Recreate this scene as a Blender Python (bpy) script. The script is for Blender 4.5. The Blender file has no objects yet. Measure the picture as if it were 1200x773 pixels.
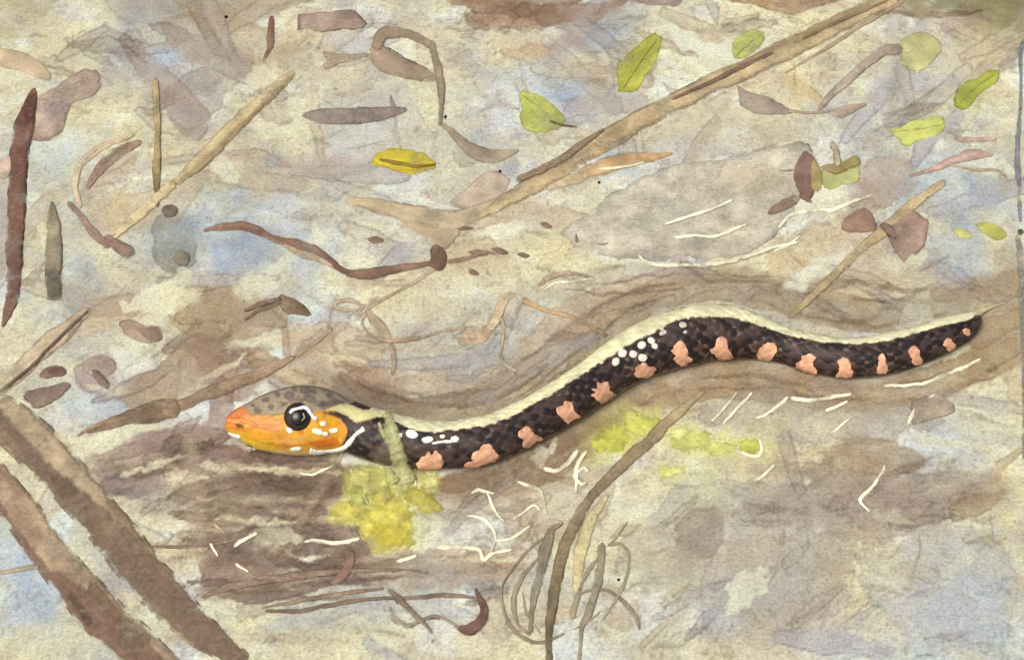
import bpy, math, random
import numpy as np
from mathutils import Vector
from mathutils.bvhtree import BVHTree

scene = bpy.context.scene
col = scene.collection

# ------------------------------------------------------------------ camera, sky, sun, exposure
ELEV = math.radians(48.0)          # how steeply the camera looks down at the ground
DIST = 1.0                         # metres from the lens to the middle of the scene
LENS = 60.0
FPX = 1200 * LENS / 36.0           # focal length in photograph pixels
CE, SE = math.cos(ELEV), math.sin(ELEV)
cam_pos = np.array([0.0, -DIST * CE, DIST * SE])
ax_r = np.array([1.0, 0.0, 0.0]); ax_u = np.array([0.0, SE, CE]); ax_f = np.array([0.0, CE, -SE])
cd = bpy.data.cameras.new("camera"); cam = bpy.data.objects.new("camera", cd); col.objects.link(cam)
cam.location = cam_pos; cam.rotation_euler = (math.pi / 2 - ELEV, 0, 0)
cd.lens = LENS; cd.sensor_width = 36; cd.clip_start = 0.01; cd.clip_end = 500
scene.camera = cam

SUN_EL, SUN_AZ = math.radians(58), math.radians(-140)    # high veiled light from the near left
w = bpy.data.worlds.new("World"); scene.world = w; w.use_nodes = True
nt = w.node_tree; nt.nodes.clear()
sky = nt.nodes.new("ShaderNodeTexSky"); sky.sky_type = 'NISHITA'; sky.sun_disc = False
sky.sun_elevation = SUN_EL; sky.sun_rotation = SUN_AZ; sky.dust_density = 6.0; sky.air_density = 1.0; sky.ozone_density = 0.4
bg = nt.nodes.new("ShaderNodeBackground"); bg.inputs[1].default_value = 0.09
wo = nt.nodes.new("ShaderNodeOutputWorld")
nt.links.new(sky.outputs[0], bg.inputs[0]); nt.links.new(bg.outputs[0], wo.inputs[0])
sl = bpy.data.lights.new("sun", 'SUN'); sl.energy = 1.5; sl.angle = math.radians(35); sl.color = (1.0, 0.98, 0.89)
sun = bpy.data.objects.new("sun", sl); col.objects.link(sun)
sd_ = Vector((math.sin(SUN_AZ) * math.cos(SUN_EL), math.cos(SUN_AZ) * math.cos(SUN_EL), math.sin(SUN_EL)))
sun.rotation_euler = sd_.to_track_quat('Z', 'Y').to_euler()
sun.location = sd_ * 5
scene.view_settings.view_transform = 'Standard'; scene.view_settings.look = 'None'
scene.view_settings.gamma = 1.0; scene.view_settings.use_curve_mapping = False
scene.view_settings.exposure = 0.64
ALB = 0.80                         # albedo of a surface relative to the tone it has in the picture

# ------------------------------------------------------------------ numbers
random.seed(7); rng = np.random.default_rng(7)

def unproject(px, py, z=0.0):
    """photograph pixel -> point of the world on the horizontal plane z"""
    px = np.asarray(px, float); py = np.asarray(py, float); z = np.asarray(z, float)
    d = ax_f[None] + ((px.reshape(-1, 1) - 600) / FPX) * ax_r + ((386.5 - py.reshape(-1, 1)) / FPX) * ax_u
    t = (z.reshape(-1) - cam_pos[2]) / d[:, 2]
    return cam_pos + d * t[:, None]

def project(P):
    v = P - cam_pos
    zc = v @ ax_f
    return np.stack([600 + FPX * (v @ ax_r) / zc, 386.5 - FPX * (v @ ax_u) / zc], 1), zc

def _h(ix, iy, s):
    n = (ix * 374761393 + iy * 668265263 + s * 1442695041) & 0xFFFFFFFF
    n = ((n ^ (n >> 13)) * 1274126177) & 0xFFFFFFFF
    return ((n ^ (n >> 16)) & 0xFFFF) / 65535.0

def vnoise(x, y, s=0):
    fx = np.floor(x); fy = np.floor(y); ix = fx.astype(np.int64); iy = fy.astype(np.int64)
    u = x - fx; v = y - fy; u = u * u * (3 - 2 * u); v = v * v * (3 - 2 * v)
    a = _h(ix, iy, s); b = _h(ix + 1, iy, s); c = _h(ix, iy + 1, s); d = _h(ix + 1, iy + 1, s)
    return (a * (1 - u) + b * u) * (1 - v) + (c * (1 - u) + d * u) * v

def fbm(x, y, s=0, o=4):
    t = 0; a = 1; n = 0
    for k in range(o):
        t = t + a * vnoise(x * 2 ** k + 17.3 * k, y * 2 ** k + 9.1 * k, s + k); n += a; a *= 0.55
    return t / n

def sstep(a, b, x):
    t = np.clip((x - a) / (b - a), 0, 1); return t * t * (3 - 2 * t)

def rgb(c): return np.array(c, float) / 255.0

def lin(c): return np.where(c <= 0.04045, c / 12.92, ((c + 0.055) / 1.055) ** 2.4)

CREAM = rgb((221, 215, 184))

# ------------------------------------------------------------------ washes: coloured stains with a shape of their own
def sd_poly(P, V):
    V = np.asarray(V, float); n = len(V); d = np.full(len(P), 1e18); ins = np.zeros(len(P), bool)
    for i in range(n):
        a = V[i]; b = V[(i + 1) % n]; e = b - a; q = P - a
        t = np.clip((q @ e) / max(e @ e, 1e-9), 0, 1); r = q - t[:, None] * e
        d = np.minimum(d, (r * r).sum(1))
        c = (a[1] > P[:, 1]) != (b[1] > P[:, 1])
        with np.errstate(divide='ignore', invalid='ignore'):
            xx = (b[0] - a[0]) * (P[:, 1] - a[1]) / (b[1] - a[1]) + a[0]
        ins ^= c & (P[:, 0] < xx)
    d = np.sqrt(d); return np.where(ins, -d, d)

def sd_stroke(P, V, W):
    V = np.asarray(V, float); W = np.asarray(W, float); best = np.full(len(P), 1e9)
    for i in range(len(V) - 1):
        e = V[i + 1] - V[i]; q = P - V[i]
        t = np.clip((q @ e) / max(e @ e, 1e-9), 0, 1); r = q - t[:, None] * e
        best = np.minimum(best, np.sqrt((r * r).sum(1)) - 0.5 * (W[i] * (1 - t) + W[i + 1] * t))
    return best

def catmull(V, n=6, closed=False):
    V = [np.asarray(v, float) for v in V]; N = len(V); out = []
    rngk = range(N) if closed else range(N - 1)
    for i in rngk:
        p0 = V[(i - 1) % N] if closed or i > 0 else 2 * V[0] - V[1]
        p1 = V[i]; p2 = V[(i + 1) % N]
        p3 = V[(i + 2) % N] if closed or i + 2 < N else 2 * V[-1] - V[-2]
        for k in range(n):
            t = k / n
            out.append(0.5 * (2 * p1 + (p2 - p0) * t + (2 * p0 - 5 * p1 + 4 * p2 - p3) * t * t + (3 * p1 - p0 - 3 * p2 + p3) * t ** 3))
    if not closed: out.append(V[-1])
    return np.array(out)

_seed = [0]; G_REF = [None]; SOFTV = 7.0
def wash(P, C, shape, color, a=1.0, W=None, soft=1.3, edge=0.10, wob=3.0, var=0.45, dry=0.0, mix=False, ws=14.0, smooth=False):
    """stain the tones C of the points P (photograph pixels) inside a polygon, or along a stroke when W is given"""
    _seed[0] += 1; s = _seed[0] * 13
    V = np.asarray(shape, float)
    if W is not None:
        if np.isscalar(W): W = [W] * len(V)
        if smooth and len(V) > 2:
            q = catmull([(v[0], v[1], w_) for v, w_ in zip(V, W)]); V = q[:, :2]; W = np.maximum(q[:, 2], 0.5)
        m = max(W) / 2 + soft * 3 + wob + 6
    else:
        if smooth: V = catmull(V, 4, True)
        m = soft * 3 + wob + 6
    lo = V.min(0) - m; hi = V.max(0) + m
    idx = np.nonzero((P[:, 0] > lo[0]) & (P[:, 0] < hi[0]) & (P[:, 1] > lo[1]) & (P[:, 1] < hi[1]))[0]
    if not len(idx): return
    p = P[idx]
    q = p + wob * 2 * np.stack([fbm(p[:, 0] / ws, p[:, 1] / ws, s, 3) - .5, fbm(p[:, 0] / ws, p[:, 1] / ws, s + 5, 3) - .5], 1)
    sd = sd_poly(q, V) if W is None else sd_stroke(q, V, W)
    if C is G_REF[0]:
        vs = 1 + SOFTV * sstep(.48, .66, fbm(p[:, 0] / 45, p[:, 1] / 45, s + 71, 3))
        sf = soft * vs
        tq = np.clip((sf - sd) / (2 * sf), 0, 1); mk = tq * tq * (3 - 2 * tq); edge = edge / vs ** 1.5
    else: mk = sstep(soft, -soft, sd)
    f = fbm(p[:, 0] / 26, p[:, 1] / 20, s + 9, 4)
    al = a * mk * (1 - var + 2 * var * f)
    if dry > 0:
        g = fbm(p[:, 0] / 2.6, p[:, 1] / 2.2, s + 3, 2)
        big = fbm(p[:, 0] / 40, p[:, 1] / 40, s + 4, 2)
        al = al * (1 - dry * sstep(0.50, 0.60, g * 0.6 + big * 0.5) * sstep(-14, -1, sd))
    e = edge * np.exp(-((sd + 1.2) / 1.7) ** 2) * mk
    al = np.clip(al, 0, 1.15)[:, None]
    cc = rgb(color)
    if mix: C[idx] = C[idx] * (1 - np.clip(al, 0, 1)) + cc * np.clip(al, 0, 1)
    else: C[idx] = 0.4 * C[idx] * (1 + (cc / CREAM - 1) * al) + 0.6 * (C[idx] * (1 - np.clip(al, 0, 1)) + cc * np.clip(al, 0, 1))
    C[idx] *= (1 - e)[:, None]

# ------------------------------------------------------------------ materials (all node based; tone comes from the "tone" attribute, grain from noise)
def material(name, grain=0.10, gscale=520.0, rough=0.9, bump=0.35, mottled=0.08, spec=0.15, fibre=0.06, worn=0.0, porous=False):
    m = bpy.data.materials.new(name); m.use_nodes = True; t = m.node_tree; n = t.nodes; L = t.links
    b = n["Principled BSDF"]; b.inputs["Roughness"].default_value = rough; b.inputs["Specular IOR Level"].default_value = spec
    at = n.new("ShaderNodeAttribute"); at.attribute_name = "tone"
    geo = n.new("ShaderNodeNewGeometry")
    def noise(scale, detail, vec=None, r=0.6):
        k = n.new("ShaderNodeTexNoise"); k.inputs["Scale"].default_value = scale; k.inputs["Detail"].default_value = detail
        k.inputs["Roughness"].default_value = r; L.new(vec or geo.outputs["Position"], k.inputs["Vector"]); return k.outputs["Fac"]
    mp = n.new("ShaderNodeMapping"); mp.inputs["Scale"].default_value = (0.28, 1.3, 1.0); L.new(geo.outputs["Position"], mp.inputs["Vector"])
    def rng_(x, a0, a1, b0, b1):
        r = n.new("ShaderNodeMapRange"); r.inputs[1].default_value = a0; r.inputs[2].default_value = a1
        r.inputs[3].default_value = b0; r.inputs[4].default_value = b1; L.new(x, r.inputs[0]); return r.outputs[0]
    def mul(a, b_):
        k = n.new("ShaderNodeMath"); k.operation = 'MULTIPLY'; L.new(a, k.inputs[0]); L.new(b_, k.inputs[1]); return k.outputs[0]
    n1 = noise(gscale, 3); n2 = noise(95, 4); n3 = noise(gscale * 0.9, 3, mp.outputs[0])
    # pigment settles unevenly: many small dark specks, few pale ones
    f = rng_(n1, 0.30, 0.62, 1 - grain * 1.7, 1 + grain * 0.55)
    f = mul(f, rng_(n2, 0.3, 0.7, 1 - mottled, 1 + mottled)); f = mul(f, rng_(n3, 0.3, 0.7, 1 - fibre, 1 + fibre))
    sp = n.new("ShaderNodeVectorMath"); sp.operation = 'SCALE'; L.new(at.outputs["Color"], sp.inputs[0]); L.new(f, sp.inputs["Scale"])
    if worn > 0:
        n4 = noise(210, 6, None, 0.75); wm = rng_(n4, 0.54, 0.66, 0.0, worn)
        mx = n.new("ShaderNodeMix"); mx.data_type = 'RGBA'; L.new(wm, mx.inputs[0]); L.new(sp.outputs[0], mx.inputs[6]); mx.inputs[7].default_value = (0.53, 0.49, 0.36, 1)
        L.new(mx.outputs[2], b.inputs["Base Color"])
    else: L.new(sp.outputs[0], b.inputs["Base Color"])
    add = n.new("ShaderNodeMath"); L.new(n1, add.inputs[0]); L.new(n3, add.inputs[1])
    bp = n.new("ShaderNodeBump"); bp.inputs["Strength"].default_value = bump; bp.inputs["Distance"].default_value = 0.0006
    if porous:                      # thin worn rims and dry fibrous skins let the ground show through
        cv = n.new("ShaderNodeAttribute"); cv.attribute_name = "cover"
        n5 = noise(240, 5, None, 0.65); n6 = noise(430, 4, None, 0.7)
        av = n.new("ShaderNodeMath"); av.operation = 'ADD'; L.new(n5, av.inputs[0]); L.new(n6, av.inputs[1])
        sb = n.new("ShaderNodeMath"); sb.operation = 'MULTIPLY_ADD'; L.new(cv.outputs["Fac"], sb.inputs[0]); sb.inputs[1].default_value = 1.15; L.new(av.outputs[0], sb.inputs[2])
        L.new(rng_(sb.outputs[0], 1.08, 1.88, 0.0, 1.0), b.inputs["Alpha"])
    L.new(add.outputs[0], bp.inputs["Height"]); L.new(bp.outputs[0], b.inputs["Normal"])
    return m

M = {
 'soil': material('pale_washed_soil', 0.15, 560, 0.95, 0.45, 0.06),
 'bark': material('washed_bark', 0.13, 480, 0.9, 0.45, 0.12, worn=.13, porous=True),
 'leaf': material('leaf_tissue', 0.08, 500, 0.75, 0.35, 0.09, worn=.12, porous=True),
 'straw': material('bleached_straw', 0.03, 500, 0.85, 0.25, 0.03, fibre=0.02, porous=True),
 'stone': material('dull_stone', 0.13, 560, 0.95, 0.45, 0.10, worn=.18, porous=True),
 'skin': material('snake_skin', 0.07, 420, 0.55, 0.3, 0.08, 0.3),
 'cream': material('cream_scales', 0.06, 500, 0.6, 0.3, 0.06, 0.25, fibre=0.02),
 'salmon': material('salmon_scales', 0.07, 500, 0.7, 0.3, 0.06, 0.2, fibre=0.02),
 'white': material('white_scales', 0.015, 500, 0.6, 0.15, 0.02, 0.2, fibre=0.01),
 'eye': material('glossy_eye', 0.02, 500, 0.25, 0.05, 0.02, 0.4, fibre=0.0),
}

def make_mesh(name, verts, faces, tones, mat, parent=None, smooth=True, cover=None):
    me = bpy.data.meshes.new(name); me.from_pydata([tuple(v) for v in verts], [], faces); me.update()
    put_tone(me, tones); me.materials.append(M[mat])
    ca = me.attributes.new("cover", 'FLOAT', 'POINT'); ca.data.foreach_set("value", np.ones(len(verts)) if cover is None else np.clip(cover, 0, 1))
    if smooth: me.polygons.foreach_set("use_smooth", [True] * len(me.polygons))
    o = bpy.data.objects.new(name, me); col.objects.link(o)
    if parent is not None: o.parent = parent; o.matrix_parent_inverse = parent.matrix_world.inverted()
    return o

def put_tone(me, C):
    a = me.color_attributes.new("tone", 'FLOAT_COLOR', 'POINT')
    C = C * np.array([0.985, 1.0, 0.965]); d = np.ones((len(C), 4)); d[:, :3] = lin(np.clip(C, 0, 1)) * ALB
    a.data.foreach_set("color", d.ravel())

def tag(o, label=None, cat=None, group=None, kind=None):
    if label: o['label'] = label
    if cat: o['category'] = cat
    if group: o['group'] = group
    if kind: o['kind'] = kind
    return o

def root(name, px, py, label, cat, group=None):
    o = bpy.data.objects.new(name, None); o.empty_display_size = 0.01; col.objects.link(o)
    o.location = unproject(px, py, 0)[0]
    bpy.context.view_layer.update()
    return tag(o, label, cat, group)

_ks = [1000]
def ribbon(name, pts, widths, color, mat='bark', h=0.30, z0=0.0, parent=None, zs=None, across=9, wob=0.10, edge=0.16,
           side=0.0, streak=0.10, ends=None, ops=(), tip=1.0, step=2.0, floor=0.0003, bury=0.0012, hmin=0.0004, sheer=None):
    """a stick, stem or blade lying on the ground: pts/widths along it, domed section, uneven edges"""
    _ks[0] += 7; s = _ks[0]
    wl = [widths] * len(pts) if np.isscalar(widths) else list(widths)
    zz = [z0] * len(pts) if zs is None else zs
    q = catmull([(p[0], p[1], w_, z_) for p, w_, z_ in zip(pts, wl, zz)], 12)
    seg = np.sqrt((np.diff(q[:, :2], axis=0) ** 2).sum(1)); cum = np.r_[0, np.cumsum(seg)]; Ln = cum[-1]
    n = max(4, int(Ln / step)); t = np.linspace(0, Ln, n)
    X = np.stack([np.interp(t, cum, q[:, k]) for k in range(4)], 1)
    T = np.gradient(X[:, :2], axis=0); T /= np.linalg.norm(T, axis=1)[:, None] + 1e-9
    N = np.stack([-T[:, 1], T[:, 0]], 1)
    Wd = np.maximum(X[:, 2], 0.8)
    wl_ = 1 + wob * 3.0 * (fbm(t / 9, t * 0 + 3.1, s, 3) - .5) * 2; wr_ = 1 + wob * 3.0 * (fbm(t / 9, t * 0 + 8.7, s + 3, 3) - .5) * 2
    cap = np.sqrt(np.clip(np.minimum(t, Ln - t) / (np.minimum(Wd * 0.35, 4) + 0.5) * 1.0 + 0.12, 0, 1)) if tip else np.ones(n)
    am = np.minimum(1.0, 9.0 / Wd); am2 = np.minimum(0.22, 4.0 / Wd)
    wl_ = 1 + (wl_ - 1) * am + am2 * 2 * (fbm(t / 37, t * 0 + 5.1, s + 81, 2) - .5) + am2 * 0.45 * (fbm(t / 3.2, t * 0 + 1.1, s + 83, 2) - .5)
    wr_ = 1 + (wr_ - 1) * am + am2 * 2 * (fbm(t / 31, t * 0 + 6.1, s + 85, 2) - .5) + am2 * 0.45 * (fbm(t / 3.2, t * 0 + 2.1, s + 87, 2) - .5)
    A = X[:, :2] - N * (Wd / 2 * wl_ * cap)[:, None]; B = X[:, :2] + N * (Wd / 2 * wr_ * cap)[:, None]
    uu = np.linspace(-1, 1, across); uu = np.sign(uu) * np.abs(uu) ** 0.8
    depth = 1 / FPX
    V = []; C = []; px_all = []; CV = []
    endc = sstep(0, 1, np.minimum(t, Ln - t) / (np.minimum(Wd, 14) * .5 + 2))
    hh = np.maximum(np.minimum(Wd * depth * h * 0.38, 0.0013), hmin) * (0.25 + 0.75 * cap)
    for k, u in enumerate(uu):
        f = (u + 1) / 2
        pp = A * (1 - f) + B * f
        W3 = unproject(pp[:, 0], pp[:, 1], X[:, 3])
        W3[:, 2] += hh * math.sqrt(max(0, 1 - abs(u) ** 3.2)) + (floor if abs(u) < 1 else 0)
        W3[:, 2] += hh * 0.35 * (fbm(t / 12, u * 2.3 + t * 0, s + 21, 2) - .5) * (1 - abs(u))
        V.append(W3); px_all.append(pp)
        c = np.tile(rgb(color), (n, 1))
        st = fbm(t / 30, np.full(n, u * 2.1), s + 31, 3) - .5
        c *= (1 + streak * 2 * st)[:, None]
        c *= 1 - edge * sstep(0.62, 1.0, abs(u)) * (0.6 + 0.8 * vnoise(t / 14, t * 0, s + (40 if u < 0 else 41)))[:, None]
        c *= 1 - side * 0.9 * (u if side else 0)
        blo = fbm(pp[:, 0] / 22, pp[:, 1] / 18, s + 51, 4)
        c *= (1 + 0.42 * (blo - .5))[:, None]
        fade = 0.55 * sstep(.52, .72, fbm(pp[:, 0] / 30, pp[:, 1] / 26, s + 61, 3))
        c = c * (1 - fade[:, None] * .35) + CREAM * 0.93 * fade[:, None] * .35
        rim = 1 - sstep(.62, 1.0, abs(u)) * (.35 + 1.0 * sstep(.42, .62, fbm(t / 20, np.full(n, u * 2.), s + 91, 3)))
        CV.append(np.clip(rim * (.45 + .55 * endc) * (1 - .75 * fade) * (.74 + .40 * blo) - (.0 if sheer is None else sheer), 0, 1))
        if ends is not None:
            c *= (1 + (np.array([rgb(ends[0])[j] for j in range(3)]) / rgb(color) - 1) * sstep(0.5, 0.0, t / Ln)[:, None])
            c *= (1 + (np.array([rgb(ends[1])[j] for j in range(3)]) / rgb(color) - 1) * sstep(0.5, 1.0, t / Ln)[:, None])
        C.append(c)
    for k in (-1, 0):                                    # underside, just below the surface it lies on
        W3 = V[0].copy() if k == 0 else V[across - 1].copy(); W3[:, 2] -= bury
        CV.append(CV[0 if k == 0 else across - 1]); V.append(W3); C.append(C[0 if k == 0 else across - 1]); px_all.append(px_all[0 if k == 0 else across - 1])
    R = across + 2; Va = np.stack(V, 1).reshape(-1, 3); Ca = np.stack(C, 1).reshape(-1, 3); Pa = np.stack(px_all, 1).reshape(-1, 2)
    for o_ in ops: o_(Pa, Ca)
    F = []
    for i in range(n - 1):
        for j in range(R):
            a = i * R + j; b = i * R + (j + 1) % R
            F.append((a, a + R, b + R, b))
    F.append(tuple(range(R))); F.append(tuple(reversed(range((n - 1) * R, n * R))))
    if parent is not None:
        Va = Va
    return make_mesh(name, Va, F, Ca, mat, parent, cover=np.stack(CV, 1).ravel())

def slab(name, poly, color, mat='stone', h=0.003, z0=0.0, parent=None, smooth=2, wob=1.6, edge=0.14, p=3.0, ops=(), crown=0.0, var=0.10,
         zf=None, bury=0.0012, cen=None, inner=None, sheer=.0, rimsoft=1.0):
    """a leaf, chip or stone lying flat: outline in photograph pixels, domed, with a real rim"""
    _ks[0] += 7; s = _ks[0]
    Vp = catmull([np.array(v, float) for v in poly], smooth * 2, True) if smooth else np.array(poly, float)
    Vc = np.vstack([Vp, Vp[:1]]); seg = np.sqrt((np.diff(Vc, axis=0) ** 2).sum(1)); cum = np.r_[0, np.cumsum(seg)]
    n = max(14, int(cum[-1] / 2.0)); t = np.linspace(0, cum[-1], n, endpoint=False)
    O = np.stack([np.interp(t, cum, Vc[:, k]) for k in range(2)], 1)
    ang = t / cum[-1] * 2 * math.pi; rr = cum[-1] / 2 / math.pi
    c0 = np.array(cen, float) if cen is not None else O.mean(0)
    out = (O - c0) / (np.linalg.norm(O - c0, axis=1)[:, None] + 1e-6)
    O = O + out * (wob * 2 * (fbm(np.cos(ang) * rr / 7 + 50, np.sin(ang) * rr / 7 + 50, s, 3) - .5))[:, None]
    size = np.linalg.norm(O - c0, axis=1).mean()
    rs = [1.0] + [1 - k for k in (0.03, 0.08, 0.16)] + list(np.linspace(0.75, 0.12, max(3, int(size / 6))))
    V = []; C = []; Pp = []; CV = []
    for r in rs:
        pp = c0 + (O - c0) * r
        z = z0 if zf is None else zf(pp)
        W3 = unproject(pp[:, 0], pp[:, 1], np.zeros(n) + z)
        W3[:, 2] += h * 0.36 * (1 - r ** p) + (h * 0.10 if r < 1 else 0) + h * 0.3 * crown * (fbm(pp[:, 0] / 9, pp[:, 1] / 9, s + 3, 2) - .5) * (1 - r ** 4)
        c = np.tile(rgb(color), (n, 1)) * (1 + var * 2 * (fbm(pp[:, 0] / 14, pp[:, 1] / 11, s + 8, 3) - .5))[:, None]
        c *= (1 + 0.40 * (fbm(pp[:, 0] / 24, pp[:, 1] / 20, s + 51, 4) - .5))[:, None]
        fade = 0.40 * sstep(.52, .75, fbm(pp[:, 0] / 26, pp[:, 1] / 24, s + 61, 3))
        c = c * (1 - fade[:, None] * .35) + CREAM * 0.93 * fade[:, None] * .35
        rim = 1 - sstep(1 - .16 * rimsoft, 1.0, r) * (.25 + 1.0 * sstep(.44, .60, fbm(np.cos(ang) * rr / 13 + 9, np.sin(ang) * rr / 13 + 9, s + 91, 2)))
        CV.append(np.clip(rim * (1 - .8 * fade) * (.72 + .42 * fbm(pp[:, 0] / 18, pp[:, 1] / 15, s + 95, 4)) - sheer, 0, 1))
        c *= 1 - edge * sstep(0.86, 0.99, r)
        if inner is not None: c = c + (rgb(inner) - rgb(color)) * sstep(0.75, 0.25, r)
        V.append(W3); C.append(c); Pp.append(pp)
    W3 = V[0].copy(); W3[:, 2] -= bury
    V = [W3] + V; C = [C[0]] + C; Pp = [Pp[0]] + Pp; CV = [CV[0]] + CV + [[CV[-1].mean(), 0]]
    K = len(V); ctr = V[-1].mean(0); und = V[0].mean(0)
    Va = np.vstack(V + [ctr[None], und[None]]); Ca = np.vstack(C + [C[-1].mean(0)[None], C[0].mean(0)[None]])
    Pa = np.vstack(Pp + [c0[None], c0[None]])
    for o_ in ops: o_(Pa, Ca)
    F = []
    for k in range(K - 1):
        for j in range(n):
            a = k * n + j; b = k * n + (j + 1) % n
            F.append((a, b, b + n, a + n))
    for j in range(n):
        F.append(((K - 1) * n + j, (K - 1) * n + (j + 1) % n, K * n)); F.append(((j + 1) % n, j, K * n + 1))
    # photograph y points down, so turn faces when the outline runs the other way round
    area = np.sum(O[:, 0] * np.roll(O[:, 1], -1) - np.roll(O[:, 0], -1) * O[:, 1])
    if area > 0: F = [tuple(reversed(f)) for f in F]
    return make_mesh(name, Va, F, Ca, mat, parent, cover=np.concatenate([np.asarray(q_, float) for q_ in CV]))

def ellipse(cx, cy, a, b, deg=0, n=12, k=2.0):
    r = math.radians(deg); out = []
    for i in range(n):
        t = 2 * math.pi * i / n
        x = a * math.copysign(abs(math.cos(t)) ** (2 / k), math.cos(t)); y = b * math.copysign(abs(math.sin(t)) ** (2 / k), math.sin(t))
        out.append((cx + x * math.cos(r) - y * math.sin(r), cy + x * math.sin(r) + y * math.cos(r)))
    return out

# ------------------------------------------------------------------ ground: one sheet, fine in view and coarse out to the distance
cor = unproject([-60, 1260, -60, 1260], [-60, -60, 833, 833])
x0, x1 = cor[:, 0].min(), cor[:, 0].max(); y0, y1 = cor[:, 1].min(), cor[:, 1].max()
def axis(a, b, st):
    mid = np.arange(a, b, st); k = st * np.cumsum(1.13 ** np.arange(1, 78))
    return np.r_[(a - k)[::-1], mid, mid[-1] + k]
gx = axis(x0, x1, 0.00075); gy = axis(y0, y1, 0.00105)
GX, GY = np.meshgrid(gx, gy)
gp = np.stack([GX.ravel(), GY.ravel(), np.zeros(GX.size)], 1)
vz = (gp - cam_pos) @ ax_f
gok = vz > 0.3
P = np.full((len(gp), 2), 1e6); P[gok] = project(gp[gok])[0]
# tone of the bare soil: cream with broad soft patches of straw, sand, grey and blue
wx, wy = gp[:, 0] * 2000, gp[:, 1] * 1450
G = np.tile(CREAM, (len(gp), 1)) * 1.02; G_REF[0] = G
def tint(c, m): G[:] = G * (1 + (rgb(c) / CREAM - 1) * m[:, None])
tint((224, 213, 174), 0.42 * sstep(.47, .66, fbm(wx / 150, wy / 110, 3, 4)))
tint((210, 194, 166), 0.36 * sstep(.47, .68, fbm(wx / 120 + 9, wy / 80, 11, 5)))
tint((200, 200, 190), 0.5 * sstep(.46, .66, fbm(wx / 110 + 5, wy / 90, 17, 4)))
tint((204, 194, 170), 0.5 * sstep(.48, .62, fbm(wx / 45, wy / 30, 23, 4)))
tint((190, 178, 158), 0.28 * sstep(.54, .60, fbm(wx / 34 + 40, wy / 20, 29, 4)))
tint((232, 232, 214), 1.0 * sstep(.47, .62, fbm(wx / 70 + 3, wy / 46, 43, 4)))
tint((198, 200, 196), 0.3 * sstep(.52, .66, fbm(wx / 60 + 13, wy / 50, 47, 4)))
tint((186, 174, 158), 0.3 * sstep(.50, .56, fbm(wx / 26 + 3, wy / 15, 53, 5)))
G *= (1 - 0.12 * sstep(.56, .72, fbm(wx / 5, wy / 4, 37, 3)))[:, None]

def S(pts, W, c, a=1.0, **k): wash(P, G, pts, c, a, W=W, **k)
def B(pts, c, a=1.0, **k):
    k.setdefault('smooth', len(pts) < 12); k['wob'] = max(k.get('wob', 3) * 1.4, 4.5) if len(pts) < 12 else k.get('wob', 3)
    wash(P, G, pts, c, a, **k)
BLUE = (154, 166, 186); BLUE2 = (184, 192, 194); MAUVE = (170, 156, 144); TAN = (186, 168, 136); BRN = (156, 138, 116); SAND = (206, 188, 150)
GRY = (172, 160, 146); PALE = (222, 216, 186); YEL = (226, 212, 164); DK = (134, 114, 100); PINK = (198, 180, 154)

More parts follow.
